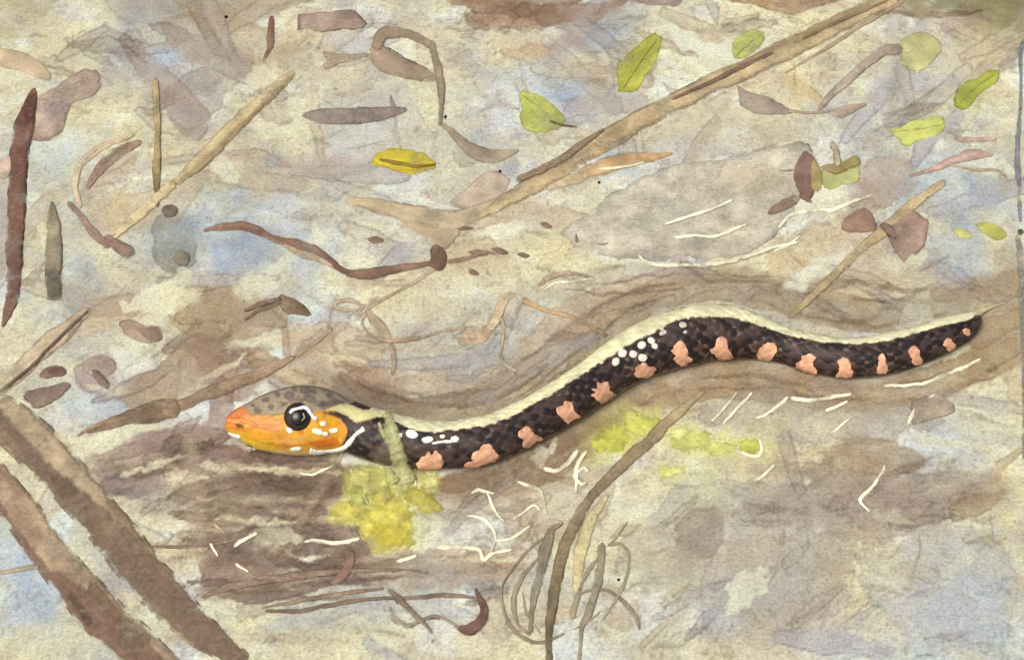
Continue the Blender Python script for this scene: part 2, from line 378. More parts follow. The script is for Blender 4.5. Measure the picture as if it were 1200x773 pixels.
# soft colour lying in the ground
for x, y, a, b, c, al in [
    (170, 30, 60, 34, BLUE, .5), (200, 75, 40, 28, BLUE, .45), (110, 150, 70, 55, YEL, .5), (90, 40, 60, 35, YEL, .6), (60, 210, 50, 50, BLUE2, .55),
    (280, 290, 50, 34, BLUE, .8), (245, 245, 60, 30, BLUE, .45), (88, 340, 24, 34, BLUE, .5), (40, 330, 40, 50, BLUE2, .4), (150, 340, 60, 34, YEL, .35),
    (330, 300, 60, 34, BLUE2, .5), (710, 38, 34, 20, BLUE, .75), (670, 115, 44, 26, BLUE, .7), (590, 95, 40, 20, BLUE2, .6), (420, 140, 60, 40, BLUE2, .5),
    (560, 190, 60, 28, BLUE2, .5), (760, 190, 60, 26, BLUE2, .45), (1000, 140, 60, 26, BLUE2, .6), (1085, 90, 40, 22, BLUE2, .5), (1140, 230, 45, 34, BLUE, .65),
    (1110, 305, 46, 24, BLUE, .75), (1070, 210, 50, 22, BLUE2, .6), (1150, 335, 34, 16, BLUE, .5), (1050, 335, 70, 30, YEL, .4), (1165, 100, 24, 90, YEL, .5),
    (1165, 300, 26, 60, YEL, .5), (560, 425, 50, 22, BLUE2, .7), (640, 300, 70, 36, YEL, .25), (450, 345, 60, 40, YEL, .4), (545, 330, 50, 28, PALE, .5),
    (110, 470, 50, 24, BLUE2, .6), (40, 700, 40, 60, BLUE, .55), (25, 640, 34, 30, BLUE2, .7), (60, 750, 80, 24, YEL, .6), (220, 600, 60, 40, YEL, .35),
    (330, 740, 90, 30, YEL, .4), (370, 715, 60, 22, BLUE, .4), (530, 680, 60, 18, BLUE2, .7), (740, 740, 60, 40, YEL, .5), (560, 750, 90, 26, YEL, .3),
    (880, 700, 60, 40, BLUE2, .6), (930, 640, 60, 40, BLUE2, .3), (1130, 670, 50, 40, BLUE, .5), (1170, 740, 50, 40, BLUE, .45), (1080, 760, 50, 30, BLUE2, .5),
    (1180, 590, 28, 60, YEL, .7), (1165, 470, 34, 40, PALE, .6), (1140, 500, 50, 26, BLUE2, .5), (1010, 700, 60, 30, YEL, .3), (860, 555, 50, 22, BLUE2, .5),
    (1120, 530, 36, 20, BLUE2, .5), (905, 600, 50, 22, MAUVE, .4), (640, 680, 24, 50, BLUE2, .3), (470, 705, 60, 16, BLUE2, .5), (990, 480, 60, 22, GRY, .3),
    (300, 340, 60, 26, TAN, .5), (760, 250, 60, 30, GRY, .2), (300, 200, 60, 24, SAND, .5), (380, 205, 60, 20, PINK, .5)]:
    B(ellipse(x, y, a, b, random.uniform(-20, 20)), c, al * .92, soft=min(a, b) * .65, edge=0, wob=12, ws=30, var=.5)

# top edge: brown drifts, and a painted shade in the right corner
B([(-10, -20), (65, -20), (50, 25), (20, 45), (-10, 40)], (186, 172, 140), .8, soft=6)
B([(120, -10), (170, -5), (230, 8), (200, 30), (150, 28)], GRY, .6, soft=5)
B([(190, 25), (260, 20), (345, 45), (350, 75), (270, 85), (215, 70)], TAN, .75, soft=3, wob=5)
B([(200, -15), (400, -15), (330, 12), (260, 30), (215, 15)], BRN, .6, soft=4, wob=5)
S([(225, 5), (238, 25), (250, 50)], 18, BRN, .5)
B([(210, 90), (250, 80), (262, 120), (220, 155), (198, 130)], GRY, .6, soft=2)
S([(145, 45), (172, 78), (200, 105), (225, 140)], [14, 28, 34, 44], (184, 166, 150), .9)
B([(510, -20), (640, -20), (700, -10), (650, 12), (600, 22), (540, 8)], (150, 122, 98), .8, soft=2, wob=5, dry=.3)
B([(545, 12), (600, 5), (705, 10), (680, 30), (560, 36)], (150, 122, 98), .75, soft=2, wob=6, dry=.4)
S([(640, 18), (700, 12), (735, 0)], [26, 16, 6], (162, 134, 110), .8)
S([(730, -5), (790, 0)], 16, (150, 126, 118), .7)
S([(840, -8), (930, 5), (985, -4)], [10, 24, 10], (160, 124, 92), .8, dry=.4)
S([(600, 55), (640, 60), (680, 40)], [30, 26, 10], (196, 170, 140), .7, dry=.5)
S([(668, 42), (702, 70)], [16, 6], (168, 150, 134), .7)
B([(1040, -20), (1230, -20), (1230, 30), (1190, 36), (1130, 18), (1060, 12)], (130, 124, 94), .85, soft=12, wob=6)  # dark corner shadow, put into the ground colour as olive
B([(1120, -20), (1230, -20), (1230, 50), (1180, 60), (1140, 30)], (160, 152, 112), .6, soft=10)  # lighter olive part of the same painted corner shadow
S([(1040, 14), (1100, 18), (1150, 12)], [4, 8, 3], (140, 116, 96), .8)
S([(1110, 30), (1160, 20)], [16, 5], (180, 160, 150), .6)
S([(0, 90), (60, 70), (90, 30)], [30, 36, 16], PALE, .5, mix=True, soft=8)

# left: pale grey and mauve drifts
S([(10, 200), (5, 260), (-5, 300)], [26, 20, 12], MAUVE, .7)
S([(150, 185), (115, 205), (98, 235)], [22, 24, 14], (200, 178, 154), .8)
S([(120, 250), (190, 245), (240, 200)], [40, 50, 20], (204, 182, 146), .6)
B([(180, 255), (215, 250), (232, 270), (225, 312), (185, 312)], (150, 148, 134), .75, soft=2)
B([(205, 336), (300, 345), (330, 370), (300, 395), (240, 400), (195, 372)], (184, 160, 128), .85, wob=6)
S([(105, 362), (150, 356), (190, 388)], [20, 26, 8], (190, 168, 140), .85)
S([(80, 395), (110, 380), (150, 370)], [18, 22, 18], (206, 184, 150), .6)
B([(140, 470), (180, 430), (215, 402), (250, 398), (265, 440), (215, 475), (175, 478)], (176, 154, 126), .85, wob=5)
B([(215, 400), (262, 398), (300, 412), (310, 440), (285, 470), (255, 462)], (168, 142, 124), .8, wob=5)
B([(90, 428), (130, 415), (140, 440), (125, 465), (95, 455)], (180, 160, 150), .8)
S([(258, 455), (262, 500), (240, 515), (165, 512)], [30, 34, 30, 16], (170, 146, 128), .85, wob=4)
S([(300, 420), (340, 440), (420, 470)], [26, 22, 10], (196, 170, 136), .7)
B([(330, 395), (372, 378), (430, 385), (452, 405), (440, 440), (420, 465), (380, 448), (345, 432)], (204, 180, 146), .7, wob=6)
S([(333, 368), (337, 415)], 9, (186, 160, 132), .75)
S([(395, 345), (385, 380), (395, 420), (430, 440)], 5, (188, 166, 140), .6)
S([(340, 425), (380, 400), (410, 380)], [6, 5, 3], (168, 146, 124), .7)
B([(395, 440), (430, 430), (470, 440), (470, 468), (430, 478), (395, 462)], (190, 162, 132), .7, wob=6)
S([(390, 445), (430, 462), (480, 472)], [8, 18, 10], (170, 142, 118), .8)
# rubble-like drifts below and left of the head
B([(95, 530), (175, 505), (235, 500), (262, 512), (235, 535), (170, 560), (120, 575)], (188, 166, 148), .8, wob=5)
B([(120, 560), (185, 545), (195, 575), (160, 582), (122, 578)], (160, 146, 138), .9)
B([(205, 535), (240, 518), (285, 525), (300, 540), (262, 545), (215, 550)], (158, 132, 120), .85)
B([(262, 535), (300, 530), (355, 536), (395, 540), (405, 560), (330, 560), (270, 552)], (150, 128, 112), .7, wob=5)
B([(250, 560), (290, 555), (380, 556), (408, 565), (380, 585), (330, 598), (270, 600), (215, 590), (200, 575)], (146, 124, 102), .85, wob=6, dry=.25)
B([(200, 592), (300, 598), (370, 590), (400, 605), (330, 625), (260, 640), (235, 620)], (182, 160, 134), .7, wob=8, dry=.4)
B([(330, 560), (400, 560), (395, 585), (350, 600)], (140, 116, 100), .8)
B([(250, 640), (300, 615), (350, 620), (360, 650), (330, 665), (340, 690), (300, 700), (255, 690), (235, 670)], (150, 128, 112), .8, wob=7, dry=.3)
B([(300, 600), (380, 608), (440, 625), (430, 650), (360, 645), (310, 630)], (166, 146, 132), .85, wob=7)
B([(235, 655), (265, 640), (275, 680), (245, 690)], (168, 144, 126), .7, wob=4, dry=.4)
B([(380, 640), (480, 640), (575, 650), (585, 680), (480, 690), (390, 680)], (184, 164, 138), .75, wob=8)
B([(505, 655), (600, 640), (620, 655), (590, 680), (520, 690)], (196, 174, 146), .6, wob=6)
for q in [[(300, 665), (360, 660), (420, 655)], [(250, 700), (330, 688), (420, 680), (500, 672)], [(300, 690), (360, 700), (430, 700)], [(340, 675), (400, 664), (450, 660)],
          [(210, 640), (250, 632), (290, 620)], [(200, 655), (240, 648)]]:
    S(q, [3] + [7] * (len(q) - 2) + [2], (134, 112, 96), .8, wob=3, smooth=True)
S([(370, 730), (440, 700), (520, 712), (560, 722)], [4, 26, 22, 6], (190, 182, 176), .6, soft=3)
S([(300, 745), (360, 748)], 10, PINK, .5)
# streaked band along the snake, its shade painted into the soil colour
SHADE = (172, 156, 130)
S([(392, 455), (450, 476), (520, 484), (590, 462), (650, 425), (700, 388), (760, 350), (840, 332), (930, 348), (1020, 372), (1110, 360), (1200, 336)],
  [10, 26, 40, 46, 46, 44, 40, 40, 46, 40, 40, 50], SHADE, .85, wob=6, ws=22, var=.6, smooth=True)
S([(470, 452), (560, 440), (620, 420), (660, 380), (730, 345), (800, 320)], [20, 40, 44, 46, 40, 30], (196, 174, 146), .7, wob=9, ws=25, smooth=True)
S([(500, 575), (560, 568), (630, 545), (690, 505), (750, 472), (830, 445), (900, 448), (985, 462), (1070, 456), (1150, 425), (1200, 400)],
  [16, 40, 50, 48, 44, 44, 44, 40, 40, 44, 40], (168, 146, 118), .9, wob=6, ws=22, var=.6, smooth=True)
S([(520, 565), (600, 560), (660, 530), (720, 490)], [20, 34, 34, 24], (150, 128, 106), .65, wob=6, smooth=True)
S([(1145, 392), (1195, 372)], [34, 24], (168, 146, 116), .95)
S([(1100, 345), (1195, 330)], [20, 30], (176, 154, 124), .7, wob=4)
for q in [[(480, 470), (540, 475), (610, 452), (680, 398)], [(470, 462), (530, 462), (600, 445), (650, 410)], [(600, 470), (660, 425), (730, 370), (790, 345)],
          [(640, 400), (700, 360), (760, 335), (860, 328), (930, 335)], [(560, 450), (600, 432), (640, 400)], [(880, 350), (950, 372), (1030, 382), (1110, 365)],
          [(560, 572), (640, 545), (700, 500), (770, 462)], [(590, 580), (660, 556), (720, 510)], [(800, 448), (880, 440), (960, 455), (1060, 452), (1140, 425)],
          [(820, 456), (900, 455), (980, 468), (1080, 464)], [(1090, 470), (1150, 440), (1200, 410)], [(690, 505), (760, 470), (800, 455)],
          [(870, 355), (900, 340), (1000, 330), (1060, 340), (1140, 330)], [(930, 300), (970, 332), (1050, 338)], [(950, 372), (1010, 376), (1040, 360)],
          [(1000, 352), (1060, 350), (1105, 325)], [(720, 330), (790, 322), (900, 325)], [(660, 340), (730, 345), (800, 338)]]:
    S(q, [2] + [random.uniform(3, 6)] * (len(q) - 2) + [2], (146, 122, 98), .62, wob=4, ws=18, smooth=True, dry=.4)
for q in [[(500, 488), (560, 478), (625, 440)], [(620, 555), (700, 512)], [(1000, 470), (1080, 462), (1150, 435)], [(850, 350), (930, 368)], [(940, 455), (1030, 460)]]:
    S(q, 3, (214, 198, 160), .6, mix=True, wob=4, smooth=True, dry=.4)
B([(900, 300), (960, 260), (1030, 280), (1080, 300), (1100, 330), (1000, 350), (930, 340)], (206, 184, 148), .6, wob=8)
B([(820, 480), (900, 455), (1000, 475), (1080, 480), (1100, 500), (990, 520), (900, 510), (840, 500)], (182, 172, 156), .8, wob=8, dry=.2)
S([(700, 620), (760, 590), (840, 560), (900, 530)], [30, 60, 46, 20], PALE, .6, mix=True, soft=10)
B([(640, 555), (700, 540), (720, 570), (700, 620), (650, 640), (600, 630), (590, 600)], (192, 176, 150), .7, wob=8, dry=.2)
B([(560, 575), (600, 560), (630, 575), (600, 610), (565, 600)], (206, 190, 160), .6)
def crisp(p, W, c, a=.9, **k): S(p, W, c, a, wob=3, ws=10, soft=.9, edge=.16, smooth=True, dry=k.get('dry', .15))
crisp([(244,582),(300,580),(360,572),(415,553)], [10,30,28,8], (144,124,108)); crisp([(262,560),(320,556),(410,550)], [8,16,10], (134,114,100))
crisp([(98,540),(150,528),(210,512),(262,508)], [6,18,26,12], (176,158,144)); crisp([(170,520),(215,536),(275,530)], [10,16,20], (164,142,132))
crisp([(296,530),(330,536),(388,536)], [8,16,8], (132,112,102), .8); crisp([(244,660),(300,650),(356,662)], [10,26,8], (146,126,112))
crisp([(300,630),(350,622),(405,632)], [8,22,8], (150,132,120)); crisp([(330,655),(380,668),(440,662)], [6,14,4], (142,124,110)); crisp([(240,690),(300,700),(370,690)], [5,16,5], (156,138,122))
crisp([(200,600),(250,610),(330,604)], [6,18,6], (164,146,122), .8, dry=.5); crisp([(420,665),(500,660),(580,668)], [8,24,8], (178,164,144), .7)
crisp([(196,410),(232,392),(260,402),(270,440)], [12,26,28,12], (168,148,126), .75); crisp([(110,470),(160,450),(200,430)], [6,20,12], (180,162,140), .7)
crisp([(214,372),(270,356),(330,380)], [20,44,14], (172,154,128), .6); crisp([(400,440),(440,470),(500,480)], [10,20,14], (160,140,118), .7); crisp([(440,450),(500,470),(580,462),(640,428)], [6,14,16,6], (156,138,118), .6, dry=.4)
crisp([(880,560),(950,556),(1040,570),(1120,556)], [10,30,28,10], (160,146,132), .4, dry=.5); crisp([(1040,590),(1110,584),(1170,560)], [8,18,6], (160,142,122), .6, dry=.5)
crisp([(250,190),(300,180),(340,196)], [6,14,6], (196,176,152), .8); crisp([(330,190),(380,200),(440,196)], [5,13,6], (184,168,152), .8)
crisp([(560,130),(590,124),(612,132)], [2,8,2], (176,160,150), .6); crisp([(215,120),(232,150),(215,160)], [14,24,8], (178,166,154), .6)
# large mauve and grey stains at lower right
B([(745, 615), (790, 575), (850, 560), (900, 545), (960, 545), (1000, 600), (990, 700), (930, 745), (880, 730), (800, 700), (760, 680), (720, 650)], (190, 182, 164), .8, wob=12, ws=24, dry=.25)
B([(790, 640), (795, 610), (830, 592), (848, 605), (845, 640), (820, 665), (798, 660)], (162, 147, 130), .7, wob=4, soft=3)
B([(868, 565), (905, 545), (980, 540), (1060, 548), (1130, 555), (1180, 575), (1120, 600), (1060, 625), (1000, 640), (930, 625), (885, 600)], (170, 154, 138), .6, wob=12, ws=20, dry=.6, soft=7)
B([(975, 520), (1040, 515), (1085, 545), (1020, 560), (965, 545)], (170, 152, 124), .8, wob=6)
B([(985, 590), (1080, 570), (1110, 600), (1060, 625), (1000, 612)], (166, 152, 142), .5, wob=8, dry=.3)
S([(1195, 528), (1172, 545), (1165, 580)], [8, 14, 16], (190, 170, 138), .8)
B([(1120, 585), (1180, 575), (1160, 595), (1115, 612)], (176, 154, 122), .8, wob=4)
B([(850, 640), (930, 620), (1000, 650), (980, 720), (900, 760), (820, 730)], (188, 174, 154), .5, wob=12, dry=.4)
B([(870, 720), (960, 700), (1000, 740), (960, 790), (860, 790)], (196, 180, 152), .5, wob=10, dry=.4)
B([(705, 690), (740, 690), (750, 730), (715, 735)], (196, 182, 160), .8, wob=4)
B([(1020, 640), (1130, 620), (1190, 660), (1180, 740), (1080, 760), (1020, 700)], (196, 192, 180), .8, wob=14, dry=.3)
B([(840, 535), (870, 520), (960, 530), (900, 560), (855, 575)], (206, 190, 150), .6, wob=8)
B([(1140, 350), (1200, 345), (1200, 470), (1170, 440)], (196, 178, 146), .5, wob=6)
# grey field behind the snake
S([(480, 265), (530, 262), (600, 245), (690, 262)], [18, 30, 30, 20], (192, 172, 142), .75, wob=5, smooth=True)
B([(500, 270), (560, 275), (600, 300), (560, 330), (510, 300)], (192, 172, 144), .6, wob=6)
B([(380, 120), (440, 100), (505, 150), (500, 195), (420, 215), (370, 190)], (206, 196, 180), .7, wob=10)
B([(375, 60), (440, 90), (400, 130), (350, 100)], (204, 196, 176), .6, wob=8)
B([(830, 120), (900, 125), (960, 160), (900, 175), (780, 200), (760, 160)], (200, 188, 166), .6, wob=8)
B([(1010, 190), (1060, 180), (1070, 220), (1020, 250), (995, 235)], (182, 158, 138), .7, wob=8, dry=.3)
S([(930, 95), (965, 120)], [20, 10], (208, 182, 132), .7)
B([(1060, 120), (1120, 100), (1150, 130), (1100, 160)], (212, 202, 160), .6, wob=6)
S([(1170, 190), (1180, 220)], [10, 12], (182, 170, 150), .6)
S([(770, 60), (760, 100), (745, 120)], 10, (206, 192, 162), .6)
RB = [(156,138,120),(166,146,130),(148,130,112),(172,152,128),(160,144,134),(140,122,104)]
def rubble(n, xa, xb, ya, yb, amin, amax, al=.6, tilt=0, cols=RB):
    for i in range(n):
        x = random.uniform(xa, xb); y = random.uniform(ya, yb); L_ = random.uniform(amin, amax); a_ = tilt + random.uniform(-.5, .5)
        S([(x - L_ * math.cos(a_), y - L_ * math.sin(a_)), (x, y + random.uniform(-3, 3)), (x + L_ * math.cos(a_), y + L_ * math.sin(a_))],
          [random.uniform(3, 8), random.uniform(9, 22), random.uniform(2, 8)], random.choice(cols), random.uniform(.4, 1) * al, wob=5, ws=9, dry=random.choice([0, .2, .6]), soft=1.0, edge=.14)
rubble(16, 110, 270, 500, 590, 12, 34, .7, -.25)
rubble(14, 250, 400, 555, 600, 20, 46, .7, 0)
rubble(22, 240, 420, 600, 690, 12, 44, .75, -.1)
rubble(10, 400, 600, 650, 700, 16, 46, .5, 0)
rubble(14, 180, 440, 345, 450, 14, 34, .55, -.3)
rubble(10, 330, 480, 430, 475, 18, 40, .5, .3)
rubble(12, 480, 700, 380, 470, 18, 46, .35, -.5)
rubble(18, 160, 420, 520, 600, 14, 40, .8, -.1, [(140,124,106),(150,134,118),(128,112,98)])
rubble(14, 240, 440, 610, 690, 14, 46, .8, -.1, [(140,122,106),(132,114,102),(150,132,120)])
rubble(14, 880, 1170, 545, 610, 16, 46, .45, -.15)
rubble(16, 760, 1010, 600, 750, 14, 40, .3, -.4, [(176,158,146),(168,156,148),(190,166,146),(160,148,140)])
rubble(12, 500, 680, 555, 640, 12, 36, .4, -.2)
rubble(16, 600, 1180, 320, 370, 20, 60, .35, .1)
rubble(12, 20, 330, 10, 90, 14, 44, .4, .3)
rubble(12, 500, 900, 0, 60, 14, 44, .35, 0)
for x, y, L_, a_ in [(150,505,60,-.15),(340,552,60,.03),(300,585,70,.02),(300,610,50,.1),(215,560,30,-.1),(180,545,40,-.3),(120,455,22,.2),(250,440,46,-.6),(400,420,30,.2),(560,656,60,0),(430,610,46,.15),(640,590,40,-.4),(700,640,60,-.5),(890,560,60,.05),(1120,520,46,.1),(700,220,40,-.3),(300,400,30,-.2),(258,545,26,.1)]:
    S([(x - L_ * math.cos(a_), y - L_ * math.sin(a_)), (x, y), (x + L_ * math.cos(a_), y + L_ * math.sin(a_))], [3, random.uniform(7, 13), 3], (222, 214, 184), .75, mix=True, wob=5, ws=9, edge=0, dry=.2)
LAV = [(190,180,170),(184,172,160),(196,180,156),(186,182,178),(178,166,152),(202,188,160)]
for i in range(85):                                      # loose broad drifts of silt
    x = random.uniform(-20, 1220); y = random.uniform(-20, 450) if i < 60 else random.uniform(450, 790); L_ = random.uniform(22, 90); a_ = random.choice([-.65, -.5, -.1, .1, .6, 1.3, -.9, 0]) + random.uniform(-.2, .2); w_ = random.uniform(9, 30)
    bx = random.uniform(-8, 8)
    S([(x - L_ * math.cos(a_), y - L_ * math.sin(a_)), (x + bx, y + bx * .6), (x + L_ * math.cos(a_), y + L_ * math.sin(a_))], [w_ * .6, w_, w_ * random.uniform(.2, .9)], random.choice(LAV), random.uniform(.4, .85), wob=3.5, ws=20, dry=random.choice([0, 0, .35]), soft=1.0, edge=.13, smooth=True)
for i in range(34):                                      # clean pale gaps between them
    x = random.uniform(0, 1200); y = random.uniform(0, 450) if i < 22 else random.uniform(450, 780)
    B(ellipse(x, y, random.uniform(16, 60), random.uniform(7, 22), random.uniform(-50, 30), 10), random.choice([(228,224,196),(226,220,190),(222,222,206)]), random.uniform(.4, .8), mix=True, wob=9, ws=14, edge=0)
for i in range(170):                                    # small faint scuffs of every tone
    x = random.uniform(0, 1190); y = random.uniform(0, 770); L_ = random.uniform(6, 38); a_ = random.choice([0, 0, -.3, .4, -.7, 1.5]) + random.uniform(-.3, .3)
    c = random.choice([BRN, MAUVE, TAN, GRY, TAN, PINK, BLUE2, (170, 150, 120)])
    S([(x - L_ * math.cos(a_), y - L_ * math.sin(a_)), (x + random.uniform(-4, 4), y + random.uniform(-4, 4)), (x + L_ * math.cos(a_), y + L_ * math.sin(a_))],
      [2, random.uniform(3, 16), 2], c, random.uniform(.15, .5), wob=3, dry=random.choice([0, .4, .8]))
for i in range(60):
    x = random.uniform(0, 1190); y = random.uniform(0, 770)
    B(ellipse(x, y, random.uniform(8, 30), random.uniform(5, 16), random.uniform(-50, 30), 8), random.choice([BRN, MAUVE, TAN, GRY, PALE, YEL]), random.uniform(.15, .45), wob=7, ws=10)
for i in range(520):                                    # tiny dark grains
    x = random.uniform(0, 1190) if i < 240 else random.uniform(560, 1190); y = random.uniform(0, 770) if i < 240 else random.uniform(430, 770); r = random.uniform(.8, 1.9)
    B(ellipse(x, y, r, r * .8, 0, 6), (140, 122, 104), random.uniform(.3, .8), soft=.8, wob=1, edge=0)
for q in [(522, 137), (586, 201), (702, 214), (265, 20), (725, 679)]:
    pass

LIME = (212, 208, 120)
B([(376,606),(404,582),(405,552),(440,545),(478,545),(512,552),(514,578),(494,604),(490,634),(452,652),(428,636),(420,614),(392,614)], LIME, .62, soft=2.5, wob=6, mix=True, edge=.05)
B([(402,548),(440,545),(460,560),(440,590),(410,585)], (190,190,116), .6, soft=2)
B([(696,528),(704,504),(740,488),(772,482),(762,506),(730,530)], (206,206,112), .85, soft=6, wob=8, mix=True, edge=0)
B([(780,520),(800,498),(840,506),(900,512),(890,534),(830,534)], (214,212,140), .8, soft=8, wob=9, mix=True, edge=0)
B([(770,545),(800,540),(806,560),(780,566)], (212,212,150), .6, soft=8, mix=True, edge=0)
for x, y, a, b, al in [(285,290,52,30,.6),(250,235,44,20,.4),(90,330,22,40,.5),(100,190,40,50,.25),(190,65,44,26,.4),(712,40,36,16,.45),(668,112,34,22,.45),(1108,305,46,26,.5),(1145,240,40,34,.45),(1085,215,50,16,.35),
    (40,690,44,50,.5),(20,630,26,24,.4),(370,716,60,16,.45),(535,682,60,16,.5),(880,700,60,30,.35),(1120,690,60,34,.4),(1150,755,60,26,.4),(1110,520,46,22,.4),(560,425,46,18,.4),(760,185,50,20,.3),(130,480,46,18,.4),(560,185,50,20,.3),(420,140,50,26,.3)]:
    B(ellipse(x, y, a, b, random.uniform(-20, 20)), (168, 177, 190), al * .55, soft=min(a, b) * .8, edge=0, wob=14, ws=24, var=.6)
relief = 0.0005 * (fbm(wx / 26, wy / 22, 71, 4) - .5) * 2
gp[:, 2] = relief * np.where(np.abs(gp[:, 0]) < .6, 1, 0)
ny, nx = GX.shape
ii = (np.arange(ny - 1)[:, None] * nx + np.arange(nx - 1)[None]).ravel()
quads = np.stack([ii, ii + 1, ii + 1 + nx, ii + nx], 1).astype(np.int32)
_in = (P[:, 0] > 0) & (P[:, 0] < 1200) & (P[:, 1] > 0) & (P[:, 1] < 773)
print("EXPECT", (G[_in].mean(0) * 255).round(1))
me = bpy.data.meshes.new("ground")
me.vertices.add(len(gp)); me.vertices.foreach_set("co", gp.ravel())
me.loops.add(quads.size); me.loops.foreach_set("vertex_index", quads.ravel())
me.polygons.add(len(quads)); me.polygons.foreach_set("loop_start", np.arange(0, quads.size, 4, dtype=np.int32))
me.polygons.foreach_set("use_smooth", np.ones(len(quads), bool))
me.update(calc_edges=True); put_tone(me, G); me.materials.append(M['soil'])
ground = bpy.data.objects.new("ground", me); col.objects.link(ground); tag(ground, kind='structure')

# ------------------------------------------------------------------ the snake: one continuous body, upper and lower outline in photograph pixels
PAIRS = [((262,495),(262,500)), ((264,491),(263,504)), ((272,484),(270,510)), ((285,475),(282,517)), ((302,466),(300,527)), ((324,457),(324,532)), ((349,451),(349,534)), ((374,453),(374,533)),
 ((395,461),(393,531)), ((415,471),(412,532)), ((440,479),(436,540)), ((468,486),(462,545)), ((500,493),(496,549)), ((530,492),(532,548)), ((560,489),(568,545)),
 ((592,478),(605,531)), ((622,463),(638,514)), ((655,443),(675,494)), ((688,420),(710,470)), ((722,395),(744,450)), ((755,376),(774,438)), ((790,363),(803,430)),
 ((825,357),(830,423)), ((860,359),(858,421)), ((890,370),(882,421)), ((922,384),(914,425)), ((955,392),(948,436)), ((985,396),(983,442)), ((1015,395),(1017,442)),
 ((1045,389),(1052,436)), ((1075,382),(1083,425)), ((1105,372),(1112,412)), ((1128,367.5),(1133,398)), ((1139,364.5),(1141,386)), ((1146,362.5),(1148,370)), ((1162,358),(1163,361.5)), ((1178,353.5),(1178.5,355.5))]
CREAMF = [0,0,0,0,0,0,0,0,0,0,.16,.22,.24,.24,.24,.24,.24,.25,.28,.30,.28,.22,.24,.27,.27,.22,.17,.17,.18,.22,.25,.30,.38,.55,1,1,1]
q = catmull([(a[0], a[1], b[0], b[1], f) for (a, b), f in zip(PAIRS, CREAMF)], 30)
seg = np.sqrt((np.diff(q[:, :2] + q[:, 2:4], axis=0) ** 2).sum(1)) / 2; cum = np.r_[0, np.cumsum(seg)]
NS = 900; tt = np.linspace(0, 1, NS); tt = tt * cum[-1]
Q = np.stack([np.interp(tt, cum, q[:, k]) for k in range(5)], 1)
mid = (Q[:, :2] + Q[:, 2:4]) / 2
for k in range(2): mid[:, k] = np.convolve(np.pad(mid[:, k], 6, mode='edge'), np.ones(13) / 13, 'valid') if True else mid[:, k]
half = np.hypot(*(Q[:, :2] - Q[:, 2:4]).T) / 2
r = half / FPX
for _ in range(3):
    zc_ = np.maximum(r * 0.70, 0.012 * sstep(170, 60, tt)); zc_ = np.convolve(np.pad(zc_, 30, mode='edge'), np.ones(61) / 61, 'valid')
    Cn = unproject(mid[:, 0], mid[:, 1], zc_)
    dep = (Cn - cam_pos) @ ax_f
    r = half * dep / FPX
r = np.maximum(r, 0.0006)
Tg = np.gradient(Cn, axis=0); Tg /= np.linalg.norm(Tg, axis=1)[:, None]
E1 = np.stack([-Tg[:, 1], Tg[:, 0], 0 * Tg[:, 0]], 1); E1 /= np.linalg.norm(E1, axis=1)[:, None]
E1[E1[:, 1] < 0] *= -1                                   # away from the camera side
E2 = np.cross(Tg, E1); E2[E2[:, 2] < 0] *= -1
NT = 96; th = np.linspace(0, 2 * math.pi, NT, endpoint=False)
# direction in each section that shows as the upper outline from the photograph's side
vdir = (cam_pos - Cn); vdir /= np.linalg.norm(vdir, axis=1)[:, None]
thv = np.arctan2((vdir * E2).sum(1), (vdir * E1).sum(1)); th_top = thv - math.pi / 2
slen = np.r_[0, np.cumsum(np.linalg.norm(np.diff(Cn, axis=0), axis=1))]
SV = []; SC = np.zeros((NS * NT, 3)); body_q = []
headm = sstep(195, 150, tt)                              # 1 on the head
cellL, cellT = 0.0078, 2 * math.pi / 15
for i in range(NS):
    rel = (th - th_top[i] + math.pi) % (2 * math.pi) - math.pi
    # rows of keeled scales
    a = slen[i] / cellL; b_ = th / cellT
    best = np.full(NT, 9.); rnd = np.zeros(NT)
    for da in (0, .5):
        aa = a + da; bb = b_ + da
        fa = aa - np.round(aa); fb = bb - np.round(bb)
        ca_ = np.round(aa * np.ones(NT)).astype(np.int64); cb_ = (np.round(bb).astype(np.int64)) % 15
        hh_ = _h(ca_, cb_, 61 + int(da * 10)); h2 = _h(ca_, cb_, 91 + int(da * 10))
        dd = np.sqrt(((fa + .12 * (h2 - .5)) / (.46 + .16 * h2)) ** 2 + ((fb + .14 * (hh_ - .5)) / (.44 + .16 * hh_)) ** 2)
        rnd = np.where(dd < best, hh_, rnd); best = np.minimum(best, dd)
    bulge = np.clip(1 - best ** 2, 0, 1)
    rr = r[i] * (1 + 0.05 * bulge * (1 - headm[i])) - r[i] * 0.012
    rr = rr * (1 + .012 * (fbm(th * 2.2 + i * 0, np.full(NT, i / 7.), 44, 2) - .5) * (1 - headm[i]))
    SV.append(Cn[i] + rr[:, None] * (np.cos(th)[:, None] * E1[i] + np.sin(th)[:, None] * E2[i]) * 1.0)
    body_q.append((rel, best, rnd))
SV = np.array(SV).reshape(-1, 3)
rel = np.array([b[0] for b in body_q]).ravel(); best = np.array([b[1] for b in body_q]).ravel()
rnd_s = np.array([b[2] for b in body_q]).ravel(); si = np.repeat(np.arange(NS), NT)
v = (1 - np.cos(rel)) / 2
# a point of the far side takes the tone of its mirror point, so the animal is painted all round
SP = project(SV)[0]
far = rel < 0
